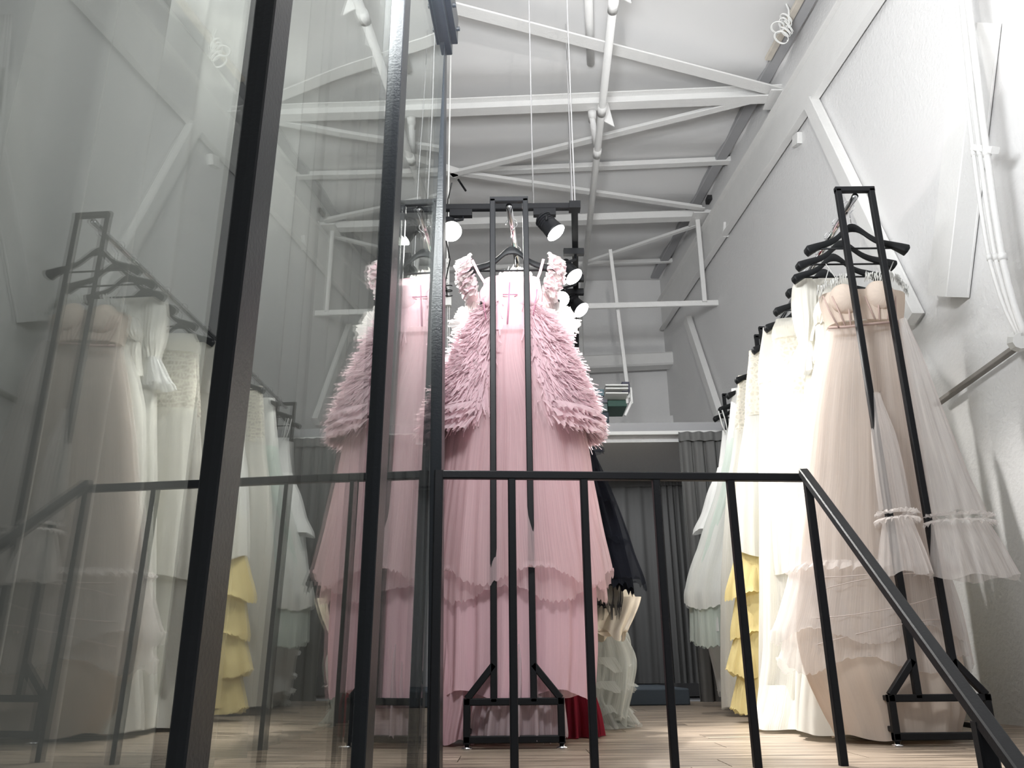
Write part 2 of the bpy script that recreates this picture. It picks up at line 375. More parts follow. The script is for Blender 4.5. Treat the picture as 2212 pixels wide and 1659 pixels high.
# ceiling pipes
pp = thing('ceiling_pipe', 'long white pipe running under the ceiling beside the track lights', 'pipe', PZ(1325, 0, 4.30))
a_ = PZ(1328, -20, 4.30); b_ = PZ(1244, 720, 4.30)
a2 = PZ(1290, 330, 4.30); 
q = [a_ + (a2 - a_) * (-.6), a2, PZ(1262, 560, 4.30)]; q[2].y = min(q[2].y, 9.1)
dd = (q[1] - q[0]); q[2] = q[1] + dd * ((9.12 - q[1].y) / dd.y)
MB().tube(q, .028, 12).build('pipe', M_steel, pp, True)
MB().tube([q[2] + Vector((0, -.01, .02)), Vector((q[2].x, q[2].y - .01, 3.0))], .028, 12).build('down_pipe', M_steel, pp, True)
for fr_ in (.42, .80, 1.0):
    c_ = q[0].lerp(q[1], fr_); d = dd.normalized(); MB().tube([c_ - d * .05, c_ + d * .05], .034, 12).build('coupling', M_steel, pp, True)
for c_ in (q[0].lerp(q[1], .40), q[0].lerp(q[1], .86)):
    MB().add([c_ + Vector((.02, 0, .03)), c_ + Vector((.11, 0, -.03)), c_ + Vector((.05, 0, .30)), c_ + Vector((.02, .008, .03)), c_ + Vector((.11, .008, -.03)), c_ + Vector((.05, .008, .30))],
             [(0, 1, 2), (5, 4, 3), (0, 3, 4, 1), (1, 4, 5, 2), (2, 5, 3, 0)]).build('hanging_plate', M_steel, pp)
p2 = thing('ceiling_pipe', 'short white pipe hanging behind the near truss', 'pipe', PZ(1282, 240, 4.45))
MB().tube([PZ(1279, 252, 4.45), PZ(1290, 335, 4.36)], .025, 10).build('pipe', M_steel, p2, True)
MB().tube([PZ(1279, 240, 4.47), PZ(1280, 262, 4.45)], .033, 10).build('coupling', M_steel, p2, True)
tag(MB().tube([PZ(1270, -40, CZ - .04), PZ(1276, 138, CZ - .04)], .03, 10).build('ceiling_pipe', M_steel, None, True), 'white pipe close to the ceiling near the top edge', 'pipe')
# hanging service frame in front of back wall
hf = thing('hanging_frame', 'white steel hanging frame in front of the back wall', 'frame', P(1520, 655, 7.35))
MB().bar(P(1506, 468, 7.28), P(1522, 652, 7.28), .045, .03, (0, 1, 0)).build('hanger_bar', M_steel, hf)
MB().bar(P(1180, 664, 7.3), P(1566, 654, 7.3), .03, .055, (0, 0, 1)).build('cross_bar', M_steel, hf)
MB().bar(P(1318, 540, 7.36), P(1358, 860, 7.36), .035, .03, (0, 1, 0)).build('hanger_bar', M_steel, hf)
MB().bar(P(1356, 858, 7.36), P(1340, 895, 7.6), .03, .03, (0, 1, 0)).build('strut', M_steel, hf)
# beam along back wall
struct(MB().bar(P(1200, 790, 9.0), P(1500, 776, 9.0), .2, .16).build('trim_2', M_steel), 'white box beam across the back wall')
# loft above fitting rooms
YL = 6.2
zl = P(1400, 925, YL).z
struct(MB().box((-1.75, YL + .05, zl - .10), (wallx(YL) , YB, zl)).build('trim_3', M_wall), 'loft deck over the fitting rooms')
struct(MB().box((-1.75, YL, zl - .03), (wallx(YL), YL + .05, zl + .045)).build('trim_4', M_grey), 'grey loft edge board')
cr_ = thing('curtain_rail', 'white curtain rail under the loft edge', 'rail', (0, YL - .05, zl - .06))
MB().bar((-1.6, YL - .05, zl - .055), (wallx(YL) - .05, YL - .05, zl - .055), .035, .03).build('track', M_plastic, cr_)
# fitting-room partition wall + deeper wall
xs = P(1465, 1000, 6.6).x
struct(MB().box((-1.75, 8.0, -.0), (wallx(8.0), 8.08, zl - .10)).build('wall_back_fitting_room', M_grey), 'grey wall at the back of the fitting room')
zc2 = P(1380, 1043, 7.75).z
cr2 = thing('curtain_rail', 'white inner curtain rail inside the fitting room', 'rail', (0, 7.7, zc2))
MB().bar((P(1230, 1040, 7.75).x, 7.75, zc2 + .02), (P(1470, 1040, 7.75).x, 7.75, zc2 + .02), .03, .04).build('track', M_plastic, cr2)
hd = struct(MB().box((-1.75, 7.82, zc2 + .05), (wallx(7.8), 7.9, zl - .1)).build('wall_fitting_room_header', M_wall), 'white wall above the inner curtains')
# platform
zp = .112
pf = tag(MB().box((-1.7, 6.35, 0.0), (P(1490, 1500, 6.35).x, 7.72, zp)).build('fitting_platform', M_platform), 'low dark grey platform in the fitting room', 'platform')
bv = pf.modifiers.new('b', 'BEVEL'); bv.width = .008
# curtains
def curtain(name, label, x0, x1, Y, z0, z1, nf, amp, m, taper=0, seed=1, group=None):
    r = random.Random(seed); t = thing(name, label, 'curtain', ((x0 + x1) / 2, Y, z0), group)
    N, K = nf * 14, 26; v = []; f = []; uv = []
    ph = [r.random() * 6 for _ in range(6)]
    for k_ in range(K + 1):
        h = k_ / K; z = z1 + (z0 - z1) * h
        for i in range(N + 1):
            u = i / N; s = u * nf * 2 * PI
            a_ = amp * (.55 + .45 * h); s2 = s + .5 * math.sin(h * 2 + ph[0] + u * 5) 
            yv = Y + a_ * (math.sin(s2) + .35 * math.sin(2.1 * s + ph[1]) + .25 * math.sin(.43 * s + ph[2] + h))
            xw = (x1 - x0); xc = (x0 + x1) / 2
            x = xc + (u - .5) * xw * (1 - taper * h) + .35 * a_ * math.cos(s2 * 1.0)
            v.append((x, yv, z)); uv.append((u, h))
    for k_ in range(K):
        for i in range(N): a0 = k_ * (N + 1) + i; f.append((a0, a0 + 1, a0 + N + 2, a0 + N + 1))
    mk('drape', v, f, m, t, True, uv)
    v = []; f = []; uv = []
    for k_ in range(3):
        for i in range(N + 1):
            u = i / N; v.append((x0 + (x1 - x0) * u, Y - amp * .9 + .4 * amp * math.sin(u * nf * 2 * PI), z1 + .01 - k_ * .035)); uv.append((u, k_ / 3))
    for k_ in range(2):
        for i in range(N): a0 = k_ * (N + 1) + i; f.append((a0, a0 + 1, a0 + N + 2, a0 + N + 1))
    mk('heading_tape', v, f, m, t, True, uv)
    return t
x0, x1 = P(1475, 1100, 6.15).x, P(1600, 1100, 6.15).x
curtain('curtain', 'long grey curtain beside the far right gowns', x0 + .0, x1 + .1, 6.13, .03, zl - .07, 6, .035, M_curt, 0, 3)
curtain('curtain', 'flat dark grey curtain behind the black gown', P(1180, 1100, 7.7).x, P(1425, 1100, 7.7).x, 7.66, zp + .01, zc2, 7, .022, M_curt2, 0, 5)
curtain('curtain', 'dark gathered curtain in the fitting room corner', P(1425, 1100, 7.7).x, P(1505, 1100, 7.7).x, 7.62, zp + .01, zc2, 6, .03, M_curt2, 0, 8)
curtain('curtain', 'grey curtain on the left end of the loft rail', -1.3, -.75, 6.13, .03, zl - .07, 6, .035, M_curt, 0, 9)

# ---- storage on the loft
YS = 6.42
sh_ = thing('storage_shelf', 'small white shelf unit on the loft seen above the curtain rail', 'shelf', P(1340, 880, YS))
for py in (844, 851, 861): MB().bar(P(1304, py, YS), P(1352, py, YS), .30, .012).build('shelf_board', M_plastic, sh_)
for px in (1352, 1362): MB().bar(P(px, 838, YS), P(px + 3, 872, YS), .02, .02, (0, 1, 0)).build('upright', M_plastic, sh_)
MB().bar(P(1364, 868, YS), P(1350, 898, YS), .02, .02, (0, 1, 0)).build('bracket', M_plastic, sh_)
def cbox(name, label, px0, py0, px1, py1, m, Y=YS, d=.3, cat='box', group=None):
    a_, b_ = P(px0, py1, Y), P(px1, py0, Y); o = MB().box((a_.x, Y, a_.z), (b_.x, Y + d, b_.z)).build(name, m)
    bb = o.modifiers.new('b', 'BEVEL'); bb.width = .006; bb.segments = 2; return tag(o, label, cat, group)
cbox('storage_crate', 'dark green crate under the loft shelf', 1313, 864, 1354, 878, mat('dark green plastic', (.03, .09, .07), .5), YS + .0)
cbox('storage_box', 'pale teal box beside the loft shelf', 1288, 840, 1305, 855, mat('teal card', (.16, .24, .27), .7))
cbox('storage_box', 'dark laptop-like case leaning by the loft shelf', 1344, 824, 1360, 846, mat('dark case', (.06, .06, .09), .5), YS - .1, .2, 'case')
cbox('storage_box', 'grey box stacked under the pale teal box', 1280, 857, 1312, 870, mat('grey card', (.20, .20, .23), .7))
cbox('storage_box', 'grey green box above the dark blue box', 1278, 871, 1312, 889, mat('grey green card', (.17, .21, .21), .7))
cbox('storage_box', 'dark blue box lowest of the loft stack', 1276, 890, 1315, 913, mat('dark blue card', (.03, .045, .06), .6), YS)
pa0, pa1 = P(1262, 916, 9.0), P(1478, 893, 9.0); struct(MB().box((pa0.x, 9.08, pa0.z), (pa1.x, 9.2, pa1.z)).build('trim_5', M_wall))

# ================================================================ GLASS PARTITION
GA = math.radians(3.0); GX0 = -0.384; LEAN = -.0075
gd = Vector((math.sin(GA), math.cos(GA), 0)); gn = Vector((math.cos(GA), -math.sin(GA), 0))
gu = (Vector((0, 0, 1)) - gn * LEAN).normalized(); gn2 = gd.cross(gu).normalized()
if gn2.x < 0: gn2 = -gn2
def G(s, z, t=0): return Vector((GX0, 0, 1.2)) + gd * s + gu * (z - 1.2) + gn2 * t
gp_ = thing('glass_partition', 'dark framed glass partition reflecting the gowns on its panes', 'partition', G(1.5, -.5))
ZG0, ZG1 = -.6, 2.50
def GM(s, z, t, l): return Vector((GX0 + t, 0, 1.2)) + gd * s + (Vector((0, 0, 1)) - gn * l) * (z - 1.2)
MU = [(.30, .045), (.932, .062), (1.74, .07), (2.54, .07)]
MT = [(-.009, -.012), (.001, -.012), (.003, -.010), (.010, .011)]   # offset from the glass plane and lean of each mullion
for i, (s_, wd) in enumerate(MU):
    o = MB().bar(GM(s_, ZG0, *MT[i]), GM(s_, ZG1, *MT[i]), wd, .036, gn2, .06).build('mullion', M_frame, gp_)
for (s0, w0), (s1, w1) in zip(MU, MU[1:]):
    b = MB(); a0, a1 = s0 + w0 / 2 - .004, s1 - w1 / 2 + .004; t0 = .004
    vs = [G(a0, ZG0, -t0), G(a1, ZG0, -t0), G(a1, ZG1, -t0), G(a0, ZG1, -t0), G(a0, ZG0, t0), G(a1, ZG0, t0), G(a1, ZG1, t0), G(a0, ZG1, t0)]
    b.add(vs, [(0,3,2,1),(4,5,6,7),(0,1,5,4),(1,2,6,5),(2,3,7,6),(3,0,4,7)]).build('glass_pane', M_glass, gp_)
MB().bar(G(.28, ZG1 + .02), G(2.575, ZG1 + .02), .05, .06, gu, .06).build('top_rail', M_frame, gp_)
MB().bar(G(.9, ZG1 + .10, .03), G(2.575, ZG1 + .10, .03), .03, .12, gu, .06).build('header_board', M_frame, gp_)
MB().bar(G(.28, ZG0), G(2.575, ZG0), .05, .08, gu, .06).build('bottom_rail', M_frame, gp_)
for s_ in (2.54, 2.42): MB().tube([G(s_, ZG1 + .08, .04), G(s_, ZG1 + .08, .056)], .008, 8).build('bolt', M_frame, gp_)
# drapes hanging behind the glass
def sidedrape(label, x, y0, y1, z0, z1, nf, amp, m, seed):
    r = random.Random(seed); t = thing('drape', label, 'curtain', (x, (y0 + y1) / 2, z0)); N, K = nf * 12, 10; v = []; f = []; uv = []
    p_ = r.random() * 6
    for k_ in range(K + 1):
        for i in range(N + 1):
            u = i / N; s = u * nf * 2 * PI
            v.append((x + amp * (math.sin(s) + .5 * math.sin(1.7 * s + p_)), y0 + (y1 - y0) * u + amp * .5 * math.cos(s), z1 + (z0 - z1) * k_ / K)); uv.append((u, k_ / K))
    for k_ in range(K):
        for i in range(N): a0 = k_ * (N + 1) + i; f.append((a0, a0 + 1, a0 + N + 2, a0 + N + 1))
    mk('fabric', v, f, m, t, True, uv)
sidedrape('pale grey drape seen faintly behind the glass partition', -.95, .2, 5.7, -.5, 4.2, 22, .035, M_sheer, 4)

# ================================================================ RAILINGS
ra, rb = P(948, 1026, 2.50), P(1742, 1032, 2.60)
rl = thing('railing', 'black steel railing with thin balusters in front of the racks', 'railing', (ra.x, ra.y, 0))
zr = (ra.z + rb.z) / 2; ra.z = rb.z = zr
rd = (rb - ra).normalized(); T = .025
MB().bar(ra, rb + rd * .01, T, T).build('handrail', M_black, rl)
for px in (1105, 1260, 1416, 1576, 1743):
    # intersect pixel column at y=1045 with rail line
    best = min((ra.lerp(rb, i / 2000) for i in range(2010)), key=lambda p: abs((p - O).dot(rt) / (p - O).dot(fw) * F + CX - px))
    MB().bar(Vector((best.x, best.y, -.22)), Vector((best.x, best.y, zr - T / 2)), T * .92, T * .92, rd).build('baluster', M_black, rl)
MB().bar(Vector((ra.x, ra.y, -.22)), Vector((ra.x, ra.y, zr + T / 2)), T * 1.1, T * 1.1, rd).build('end_post', M_black, rl)
# stair rail descending towards the viewer
s0 = P(1738, 1024, 2.56); s1 = P(2118, 1545, 1.55)
dS = (s1 - s0); s2 = s0 + dS * 1.6; s00 = s0 - dS.normalized() * .015
sr = thing('stair_railing', 'black steel handrail sloping down the stairs at the right', 'railing', (s1.x, s1.y, -.9))
MB().bar(s00, s2, .028, .026, (0, 0, 1)).build('handrail', M_black, sr)
for c_, w_ in ((s0 + dS * 1.0, .030), (s0 + dS * 1.42, .030)):
    MB().bar(Vector((c_.x, c_.y, -1.2)), Vector((c_.x, c_.y, c_.z - .01)), w_, w_, dS.cross(Vector((0, 0, 1))).cross(Vector((0, 0, 1)))).build('post', M_black, sr)
# stair flight (outside the frame, carries the rail)
st = thing('stair_flight', 'grey stair flight below the landing edge', 'stairs', (.3, 1.6, -1.2))
for i in range(6):
    z = -.2 - .17 * i; y1 = YF - .25 * i
    MB().box((s0.x + .0, y1 - .25, -1.2), (wallx(1.5) - .3, y1, z)).build('step', M_grey, st)

# ================================================================ RACKS
def rack(label, cx, Y0, Y1, H, m=M_black, ang=.0, group='black gown racks'):
    """frame at each end (two posts, top bar, splayed base on feet), round hanging rail and low side bars"""
    t = thing('garment_rack', label, 'rack', (cx, Y0, 0), group); tb = .025
    sp, bw, zb, zd = .0725, .17, .158, .285
    for e, Y in enumerate((Y0, Y1)):
        c = cx + ang * (Y - Y0)
        def p(x, z): return Vector((c + x, Y, z))
        f_ = MB()
        for s in (-1, 1):
            MB().bar(p(s * sp, zb), p(s * sp, H), tb, tb, (0, 1, 0)).build('post', m, t)
            MB().bar(p(s * (sp + .0), zd), p(s * bw, zb + .01), tb, tb, (0, 1, 0)).build('diagonal_brace', m, t)
            lg_ = MB().bar(p(s * bw, .018), p(s * bw, zb + .012), tb, tb, (0, 1, 0)).build('base_leg', m, t)
            MB().tube([p(s * bw, 0), p(s * bw, .006), p(s * bw, .008), p(s * bw, .02)], [.020, .020, .010, .008], 14).build('foot', M_chrome, lg_, True)
        MB().bar(p(-sp - tb / 2, H), p(sp + tb / 2, H), tb, tb).build('top_bar', m, t)
        MB().bar(p(-bw - tb / 2, zb), p(bw + tb / 2, zb), tb, tb).build('base_bar', m, t)
        MB().bar(p(-bw - tb / 2, .032), p(bw + tb / 2, .032), tb, tb).build('base_bar', m, t)
    for s in (-1, 1):
        for z in (zb, .055):
            MB().bar((cx + s * bw, Y0, z), (cx + s * bw + ang * (Y1 - Y0), Y1, z), .018, .018).build('side_bar', m, t)
        for k_ in range(1, 4):
            y = Y0 + (Y1 - Y0) * k_ / 4; xx = cx + s * bw + ang * (y - Y0)
            MB().bar((xx, y, .055), (xx, y, zb), .014, .014, (0, 1, 0)).build('tie', m, t)
    MB().tube([(cx, Y0, H - .03), (cx + ang * (Y1 - Y0), Y1, H - .03)], .014, 14).build('hanging_rail', M_chrome, t, True)
    return t
HR = P(1100, 432, 3.2).z
HR2 = HR
YR = 3.2
for _ in range(40):      # distance at which the right rack's top reaches the same height
    YR += (HR - P(1868, 410, YR).z) * .8
cR = (P(1868, 410, YR).x + P(2016, 1612, YR).x) / 2
cP = (P(1100, 432, 3.2).x + P(1110, 1612, 3.2).x) / 2
ANG = .068
rack('black rack holding the pink gown in the middle', cP, 3.2, 4.75, HR, ang=ANG)
rack('black rack beside the right wall holding the blush corset gown', cR, YR, 4.72, HR, ang=ANG)
rack('black rack at the far end of the right wall', cR + ANG * (4.85 - YR), 4.85, 6.05, HR, ang=ANG)

# ================================================================ HANGERS
ZH = HR - .03
def hanger(cx, Y, label, wd=.44, group=None, drop=0.0):
    t = thing('hanger', label, 'hanger', (cx, Y, ZH), group)
    zt = ZH - .085 - drop
    # hook
    pts = [(cx + .026 * math.sin(a) , Y, ZH + .012 - .0 + .026 * math.cos(a) - .010) for a in [math.radians(d) for d in range(-110, 150, 20)]]
    pts += [(cx, Y, ZH - .035), (cx, Y, zt + .005)]
    MB().tube(pts, .0022, 6).build('hook', M_chrome, t, True)
    v = []; f = []; n = 33; h = wd / 2
    for i in range(n):
        s = -1 + 2 * i / (n - 1); a = abs(s); x = cx + s * h
        # contour: hump in the middle, concave slope, drooping rounded ends
        ztop = zt - .088 * (1 - math.exp(-(a / .30) ** 2 * 1.1)) * .72 - .060 * a ** 1.5
        thick = .030 + .010 * math.exp(-(a / .12) ** 2) + .016 * max(0, a - .72) / .28
        if a > .93: thick *= math.sqrt(max(.04, 1 - ((a - .93) / .075) ** 2))
        dy = .006 + .016 * max(0, (a - .55) / .45)
        yb = -.012 * a
        for (ddy, z) in ((-dy, ztop), (dy, ztop), (dy, ztop - thick), (-dy, ztop - thick)): v.append((x, Y + yb + ddy, z))
    for i in range(n - 1):
        for j in range(4): f.append((i*4+j, i*4+(j+1) % 4, i*4+4+(j+1) % 4, i*4+4+j))
    f += [(3, 2, 1, 0), ((n-1)*4, (n-1)*4+1, (n-1)*4+2, (n-1)*4+3)]
    o = mk('shoulder', v, f, M_hanger, t, True); b = o.modifiers.new('b', 'BEVEL'); b.width = .003
    MB().tube([(cx - h * .84, Y - .010, zt - .128), (cx + h * .84, Y - .010, zt - .128)], .0045, 8).build('trouser_bar', M_hanger, t, True)
    return t

# ================================================================ GOWNS
def railx(Y): return cR + ANG * (Y - YR)
def ip(rows, q):
    """smooth interpolation of rows (z descending) at q in 0..1 by row index distance"""
    zs = [r[0] for r in rows]; z = zs[0] + (zs[-1] - zs[0]) * q
    for i in range(len(rows) - 1):
        if rows[i][0] >= z >= rows[i + 1][0] or i == len(rows) - 2:
            t = (z - rows[i][0]) / (rows[i + 1][0] - rows[i][0] + 1e-9); t = min(1, max(0, t))
            def cr(k):
                p0 = rows[max(i - 1, 0)][k]; p1 = rows[i][k]; p2 = rows[i + 1][k]; p3 = rows[min(i + 2, len(rows) - 1)][k]
                m1, m2 = (p2 - p0) / 2, (p3 - p1) / 2
                return (2*t**3-3*t*t+1)*p1 + (t**3-2*t*t+t)*m1 + (-2*t**3+3*t*t)*p2 + (t**3-t*t)*m2
            return z, cr(1), cr(2)
RIGHT = []
def caplim(py):
    ks = [(500, 1925), (704, 1935), (950, 1980), (1250, 2035), (1400, 2062), (1700, 2062)]
    for (a, b), (c, d) in zip(ks, ks[1:]):
        if a <= py <= c: return b + (d - b) * (py - a) / (c - a)
def rowsof(prof, Y, sym=False):
    out = []
    if sym:
        for py, xl, xr in prof:
            a_ = P(xl, py, Y); xr_ = min(max(min(2 * railx(Y) - a_.x, P(caplim(py), py, Y).x), P(xr, py, Y).x), wallx(Y) - .09); out.append((a_.z, (a_.x + xr_) / 2, (xr_ - a_.x) / 2))
        return out
    for py, xl, xr in prof:
        a_, b_ = P(xl, py, Y), P(xr, py, Y); out.append(((a_.z + b_.z) / 2, (a_.x + b_.x) / 2, (b_.x - a_.x) / 2))
    return out
def skirt(name, prof, Y, dep, m, parent, amp=.012, k=14, seed=1, hemj=.012, N=176, K=34, span=(0, 2 * PI), grow=1.0, jag=0, cap=False, dgrow=.6, floor=True, shp=1.0):
    """a hanging cloth tube: elliptical rings that follow prof, with folds that deepen downwards"""
    rows_ = rowsof(prof, Y, parent in RIGHT and 'sleeve' not in name)
    if parent in RIGHT and name in ('skirt', 'underskirt', 'overlay'): dep = max(dep, .185)
    r = random.Random(seed); ph = [r.random() * 6.28 for _ in range(10)]
    full = abs(span[1] - span[0] - 2 * PI) < 1e-6; NN = N if full else N + 1
    v = []; f = []; uv = []
    for a in range(K + 1):
        q = a / K; z, cx, rx = ip(rows_, q); rx = max(rx, .01)
        ry = min(dep * (1 - dgrow + dgrow * q) , rx * 1.1)
        am = amp * (.12 + .88 * q ** grow)
        for i in range(NN):
            t = span[0] + (span[1] - span[0]) * i / N
            s = .45 * math.sin(k * t + ph[0] + .9 * math.sin(2 * t + ph[1]) + .12 * q) + .30 * math.sin(round(k * 1.7) * t + ph[2] + .7 * math.sin(3 * t + ph[3]) - .1 * q) + .25 * math.sin(round(k * 2.9) * t + ph[4] + .2 * q)
            s += .5 * noise.noise(Vector((math.cos(t) * 2 + seed, math.sin(t) * 2, q * .6)))
            ct, st_ = math.cos(t), math.sin(t)
            ex = shp
            x = cx + (rx + am * s * (.35 + .65 * abs(st_))) * (abs(ct) ** ex) * (1 if ct >= 0 else -1)
            y = Y + (ry + am * s * 1.8) * (abs(st_) ** ex) * (1 if st_ >= 0 else -1)
            zz = z
            if a >= K - 1 and a == K: zz += hemj * math.sin(5 * t + ph[5]) + jag * (r.random() - .5)
            if floor: zz = max(zz, .004)
            v.append((x, y, zz)); uv.append(((t / (2 * PI)) * 1.0, q * 1.0))
    for a in range(K):
        for i in range(N):
            j = (i + 1) % NN if full else i + 1
            f.append((a * NN + i, a * NN + j, (a + 1) * NN + j, (a + 1) * NN + i))
    if cap: f.append(tuple(range(NN)))
    return mk(name, v, f, m, parent, True, uv)
def ruffle(name, path, outs, w_, m, parent, nw=40, amp=.012, drop=.02, jag=.006, seed=1, rowsn=4, lift=0.0):
    """a gathered strip: inner edge on path, outer edge pushed along outs, rippled"""
    r = random.Random(seed); n = len(path); v = []; f = []; uv = []; p_ = r.random() * 6; p2_ = r.random() * 6
    per = [r.uniform(.75, 1.2) for _ in range(n)]
    per = [(per[i-1] + per[i] * 2 + per[(i+1) % n]) / 4 for i in range(n)]
    for a in range(rowsn + 1):
        q = a / rowsn
        for i in range(n):
            u = i / (n - 1); s = math.sin(u * nw * 2 * PI + p_ + math.sin(u * 17)) * .7 + .4 * math.sin(u * nw * 3.7 * PI + p2_)
            tang = (path[min(i + 1, n - 1)] - path[max(i - 1, 0)]).normalized(); o_ = outs[i]; b_ = tang.cross(o_)
            if b_.length > 1e-6: b_ = b_.normalized()
            L_ = w_ * per[i] * q + (jag * (r.random() - .5) if a == rowsn else 0)
            p = path[i] + o_ * L_ + b_ * (amp * s * q ** .8) + tang * (amp * .7 * math.cos(u * nw * 2 * PI + p_) * q) + Vector((0, 0, -drop * q * q + lift * q))
            p.z = max(p.z, .004); v.append(p); uv.append((u * nw * .25, q * .3))
    for a in range(rowsn):
        for i in range(n - 1): f.append((a*n+i, a*n+i+1, (a+1)*n+i+1, (a+1)*n+i))
    return mk(name, v, f, m, parent, True, uv)
def ring(cx, Y, z, rx, ry, n, t0=0, t1=2 * PI, sl=-.6, tilt=0):
    pa, ou = [], []
    for i in range(n):
        t = t0 + (t1 - t0) * i / (n - 1); c, s = math.cos(t), math.sin(t)
        pa.append(Vector((cx + rx * c, Y + ry * s, z + tilt * c))); ou.append(Vector((c, s * .8, sl)).normalized())
    return pa, ou
def hemruffle(gown, py, xl, xr, Y, dep, m, w_=.05, sl=-.8, nw=34, seed=1, amp=.012, name='ruffle', n=260, jag=.006, lift=0):
    a_, b_ = P(xl, py, Y), P(xr, py, Y); pa, ou = ring((a_.x + b_.x) / 2, Y, (a_.z + b_.z) / 2, (b_.x - a_.x) / 2, dep, n, sl=sl, tilt=(b_.z - a_.z) / 2)
    return ruffle(name, pa, ou, w_, m, gown, nw, amp, .01, jag, seed, lift=lift)
def cup(px, py, rpx, Y, m, parent, sq=1.0):
    c = P(px, py, Y); r_ = (P(px + rpx, py, Y) - c).length; v = []; f = []; uv = []
    n, k_ = 28, 9
    for a in range(k_ + 1):
        th = (PI / 2) * a / k_
        for i in range(n):
            t = 2 * PI * i / n; pt = 1 + .12 * max(0, math.sin(t)) ** 2
            v.append(c + Vector((r_ * math.sin(th) * math.cos(t), -r_ * .75 * math.cos(th) * sq, r_ * math.sin(th) * math.sin(t) * pt - .15 * r_ * math.cos(th)))); uv.append((i / n * .3, a / k_))
    for a in range(k_):
        for i in range(n): f.append((a*n+i, a*n+(i+1) % n, (a+1)*n+(i+1) % n, (a+1)*n+i))
    return mk('bust_cup', v, f, m, parent, True, uv)
def tape(name, pts, Y, m, parent, r_=.003, dz=0):
    return MB().tube([P(x, y, Y) for x, y in pts], r_, 6).build(name, m, parent, True)
def gown(label, cx, Y, group=None, name='gown'): return thing(name, label, 'dress', (cx, Y, 1.7), group)

# ---- the pink gown (front of the middle rack)
YP = 3.36; cxp = cP + ANG * (YP - 3.2)
hanger(cxp, YP, 'black wooden hanger carrying the pink ruffled gown', .43, drop=.03)
pk = gown('pink tulle ball gown with feathery ruffles on the middle rack', cxp, YP)
skirt('bodice', [(606, 1046, 1166), (640, 1040, 1172), (670, 1044, 1172), (702, 1048, 1170), (725, 1040, 1180)], YP, .075, M_pinkS, pk, .002, 9, 2, 0, K=14, shp=.9, floor=False, dgrow=.2)
for px, s in ((1064, 1), (1136, 1)): cup(px, 638, 29, YP - .05, M_pinkC, pk, .7)
tape('seam', [(1101, 610), (1099, 650), (1096, 700)], YP - .082, M_rose, pk, .0035)
tape('seam', [(1086, 636), (1118, 636)], YP - .082, M_rose, pk, .003)
tape('seam', [(1043, 632), (1046, 665), (1050, 690)], YP - .068, M_rose, pk, .003)
tape('seam', [(1160, 625), (1156, 655), (1152, 680)], YP - .068, M_rose, pk, .003)
for pts in ([(1020, 562), (1034, 590), (1048, 612)], [(1174, 560), (1166, 590), (1157, 612)]):
    MB().bar(P(*pts[0], YP - .02), P(*pts[1], YP - .05), .012, .003, (0, 1, 0)).build('strap', M_pinkS, pk); MB().bar(P(*pts[1], YP - .05), P(*pts[2], YP - .06), .012, .003, (0, 1, 0)).build('strap', M_pinkS, pk)
# shoulder frills
for sx, base in ((-1, [(1022, 562), (1020, 585), (1030, 606), (1036, 628)]), (1, [(1180, 560), (1184, 583), (1176, 605), (1170, 628)])):
    for j in range(9):
        q = j / 8; i_ = min(2, int(q * 3)); tt = q * 3 - i_
        bx = base[i_][0] + (base[i_ + 1][0] - base[i_][0]) * tt; by = base[i_][1] + (base[i_ + 1][1] - base[i_][1]) * tt
        c = P(bx, by, YP); n = 70; pa = []; ou = []
        for i in range(n):
            t = -1.5 + 3.0 * i / (n - 1); pa.append(c + Vector((sx * .012 * math.cos(t), .055 * math.sin(t), .004 * math.sin(9 * t)))); ou.append(Vector((sx * math.cos(t), .9 * math.sin(t), -.30 - .35 * q)).normalized())
        ruffle('shoulder_frill', pa, ou, .072 - .012 * q, M_pinkR if j % 2 else M_ivoryR, pk, 8, .014, .022, .016, 20 + j + sx)
for c0, sx in (((1004, 690), -1), ((1220, 690), 1)):   # stiff pleated organza fans at the waist
    c = P(c0[0] + (-sx) * 18, c0[1] + 10, YP + .06); n = 90; pa = []; ou = []
    for i in range(n):
        t = math.radians(-60 + 170 * i / (n - 1)); pa.append(c + Vector((0, 0, 0))); ou.append(Vector((sx * math.cos(t), 0.15 * math.sin(3 * t), math.sin(t))))
        pa[-1] = c + ou[-1] * .02
    ruffle('organza_fan', pa, ou, .085, M_ivoryR, pk, 26, .006, 0, .003, 5)
# skirt layers
skirt('under_skirt', [(700, 1050, 1168), (760, 1020, 1196), (850, 985, 1230), (950, 965, 1252), (1100, 952, 1268), (1250, 945, 1285), (1400, 942, 1290), (1500, 940, 1285)], YP + .03, .17, M_pinkT, pk, .011, 13, 3, .02, N=240, K=44)
skirt('overlay', [(715, 1060, 1152), (780, 1040, 1165), (860, 1012, 1212), (940, 985, 1262), (1050, 968, 1284), (1150, 955, 1304), (1252, 945, 1326)], YP + .0, .20, M_pinkO, pk, .012, 11, 4, .035, N=300, K=40, jag=.02)
skirt('overlay', [(830, 975, 1240), (960, 960, 1270), (1060, 952, 1284), (1215, 946, 1300), (1290, 940, 1312)], YP + .03, .19, M_pinkO, pk, .013, 15, 6, .03, N=300, K=30, jag=.02)
skirt('lower_tulle', [(1230, 1000, 1220), (1330, 1020, 1215), (1440, 1035, 1212), (1592, 1010, 1226)], YP - .02, .13, M_pinkG, pk, .024, 12, 9, .01, N=240, K=20, jag=.02)
skirt('train', [(1250, 946, 1075), (1400, 942, 1068), (1520, 938, 1050), (1600, 930, 1030)], YP + .04, .15, M_pinkT, pk, .012, 9, 13, .01, N=160, K=20)
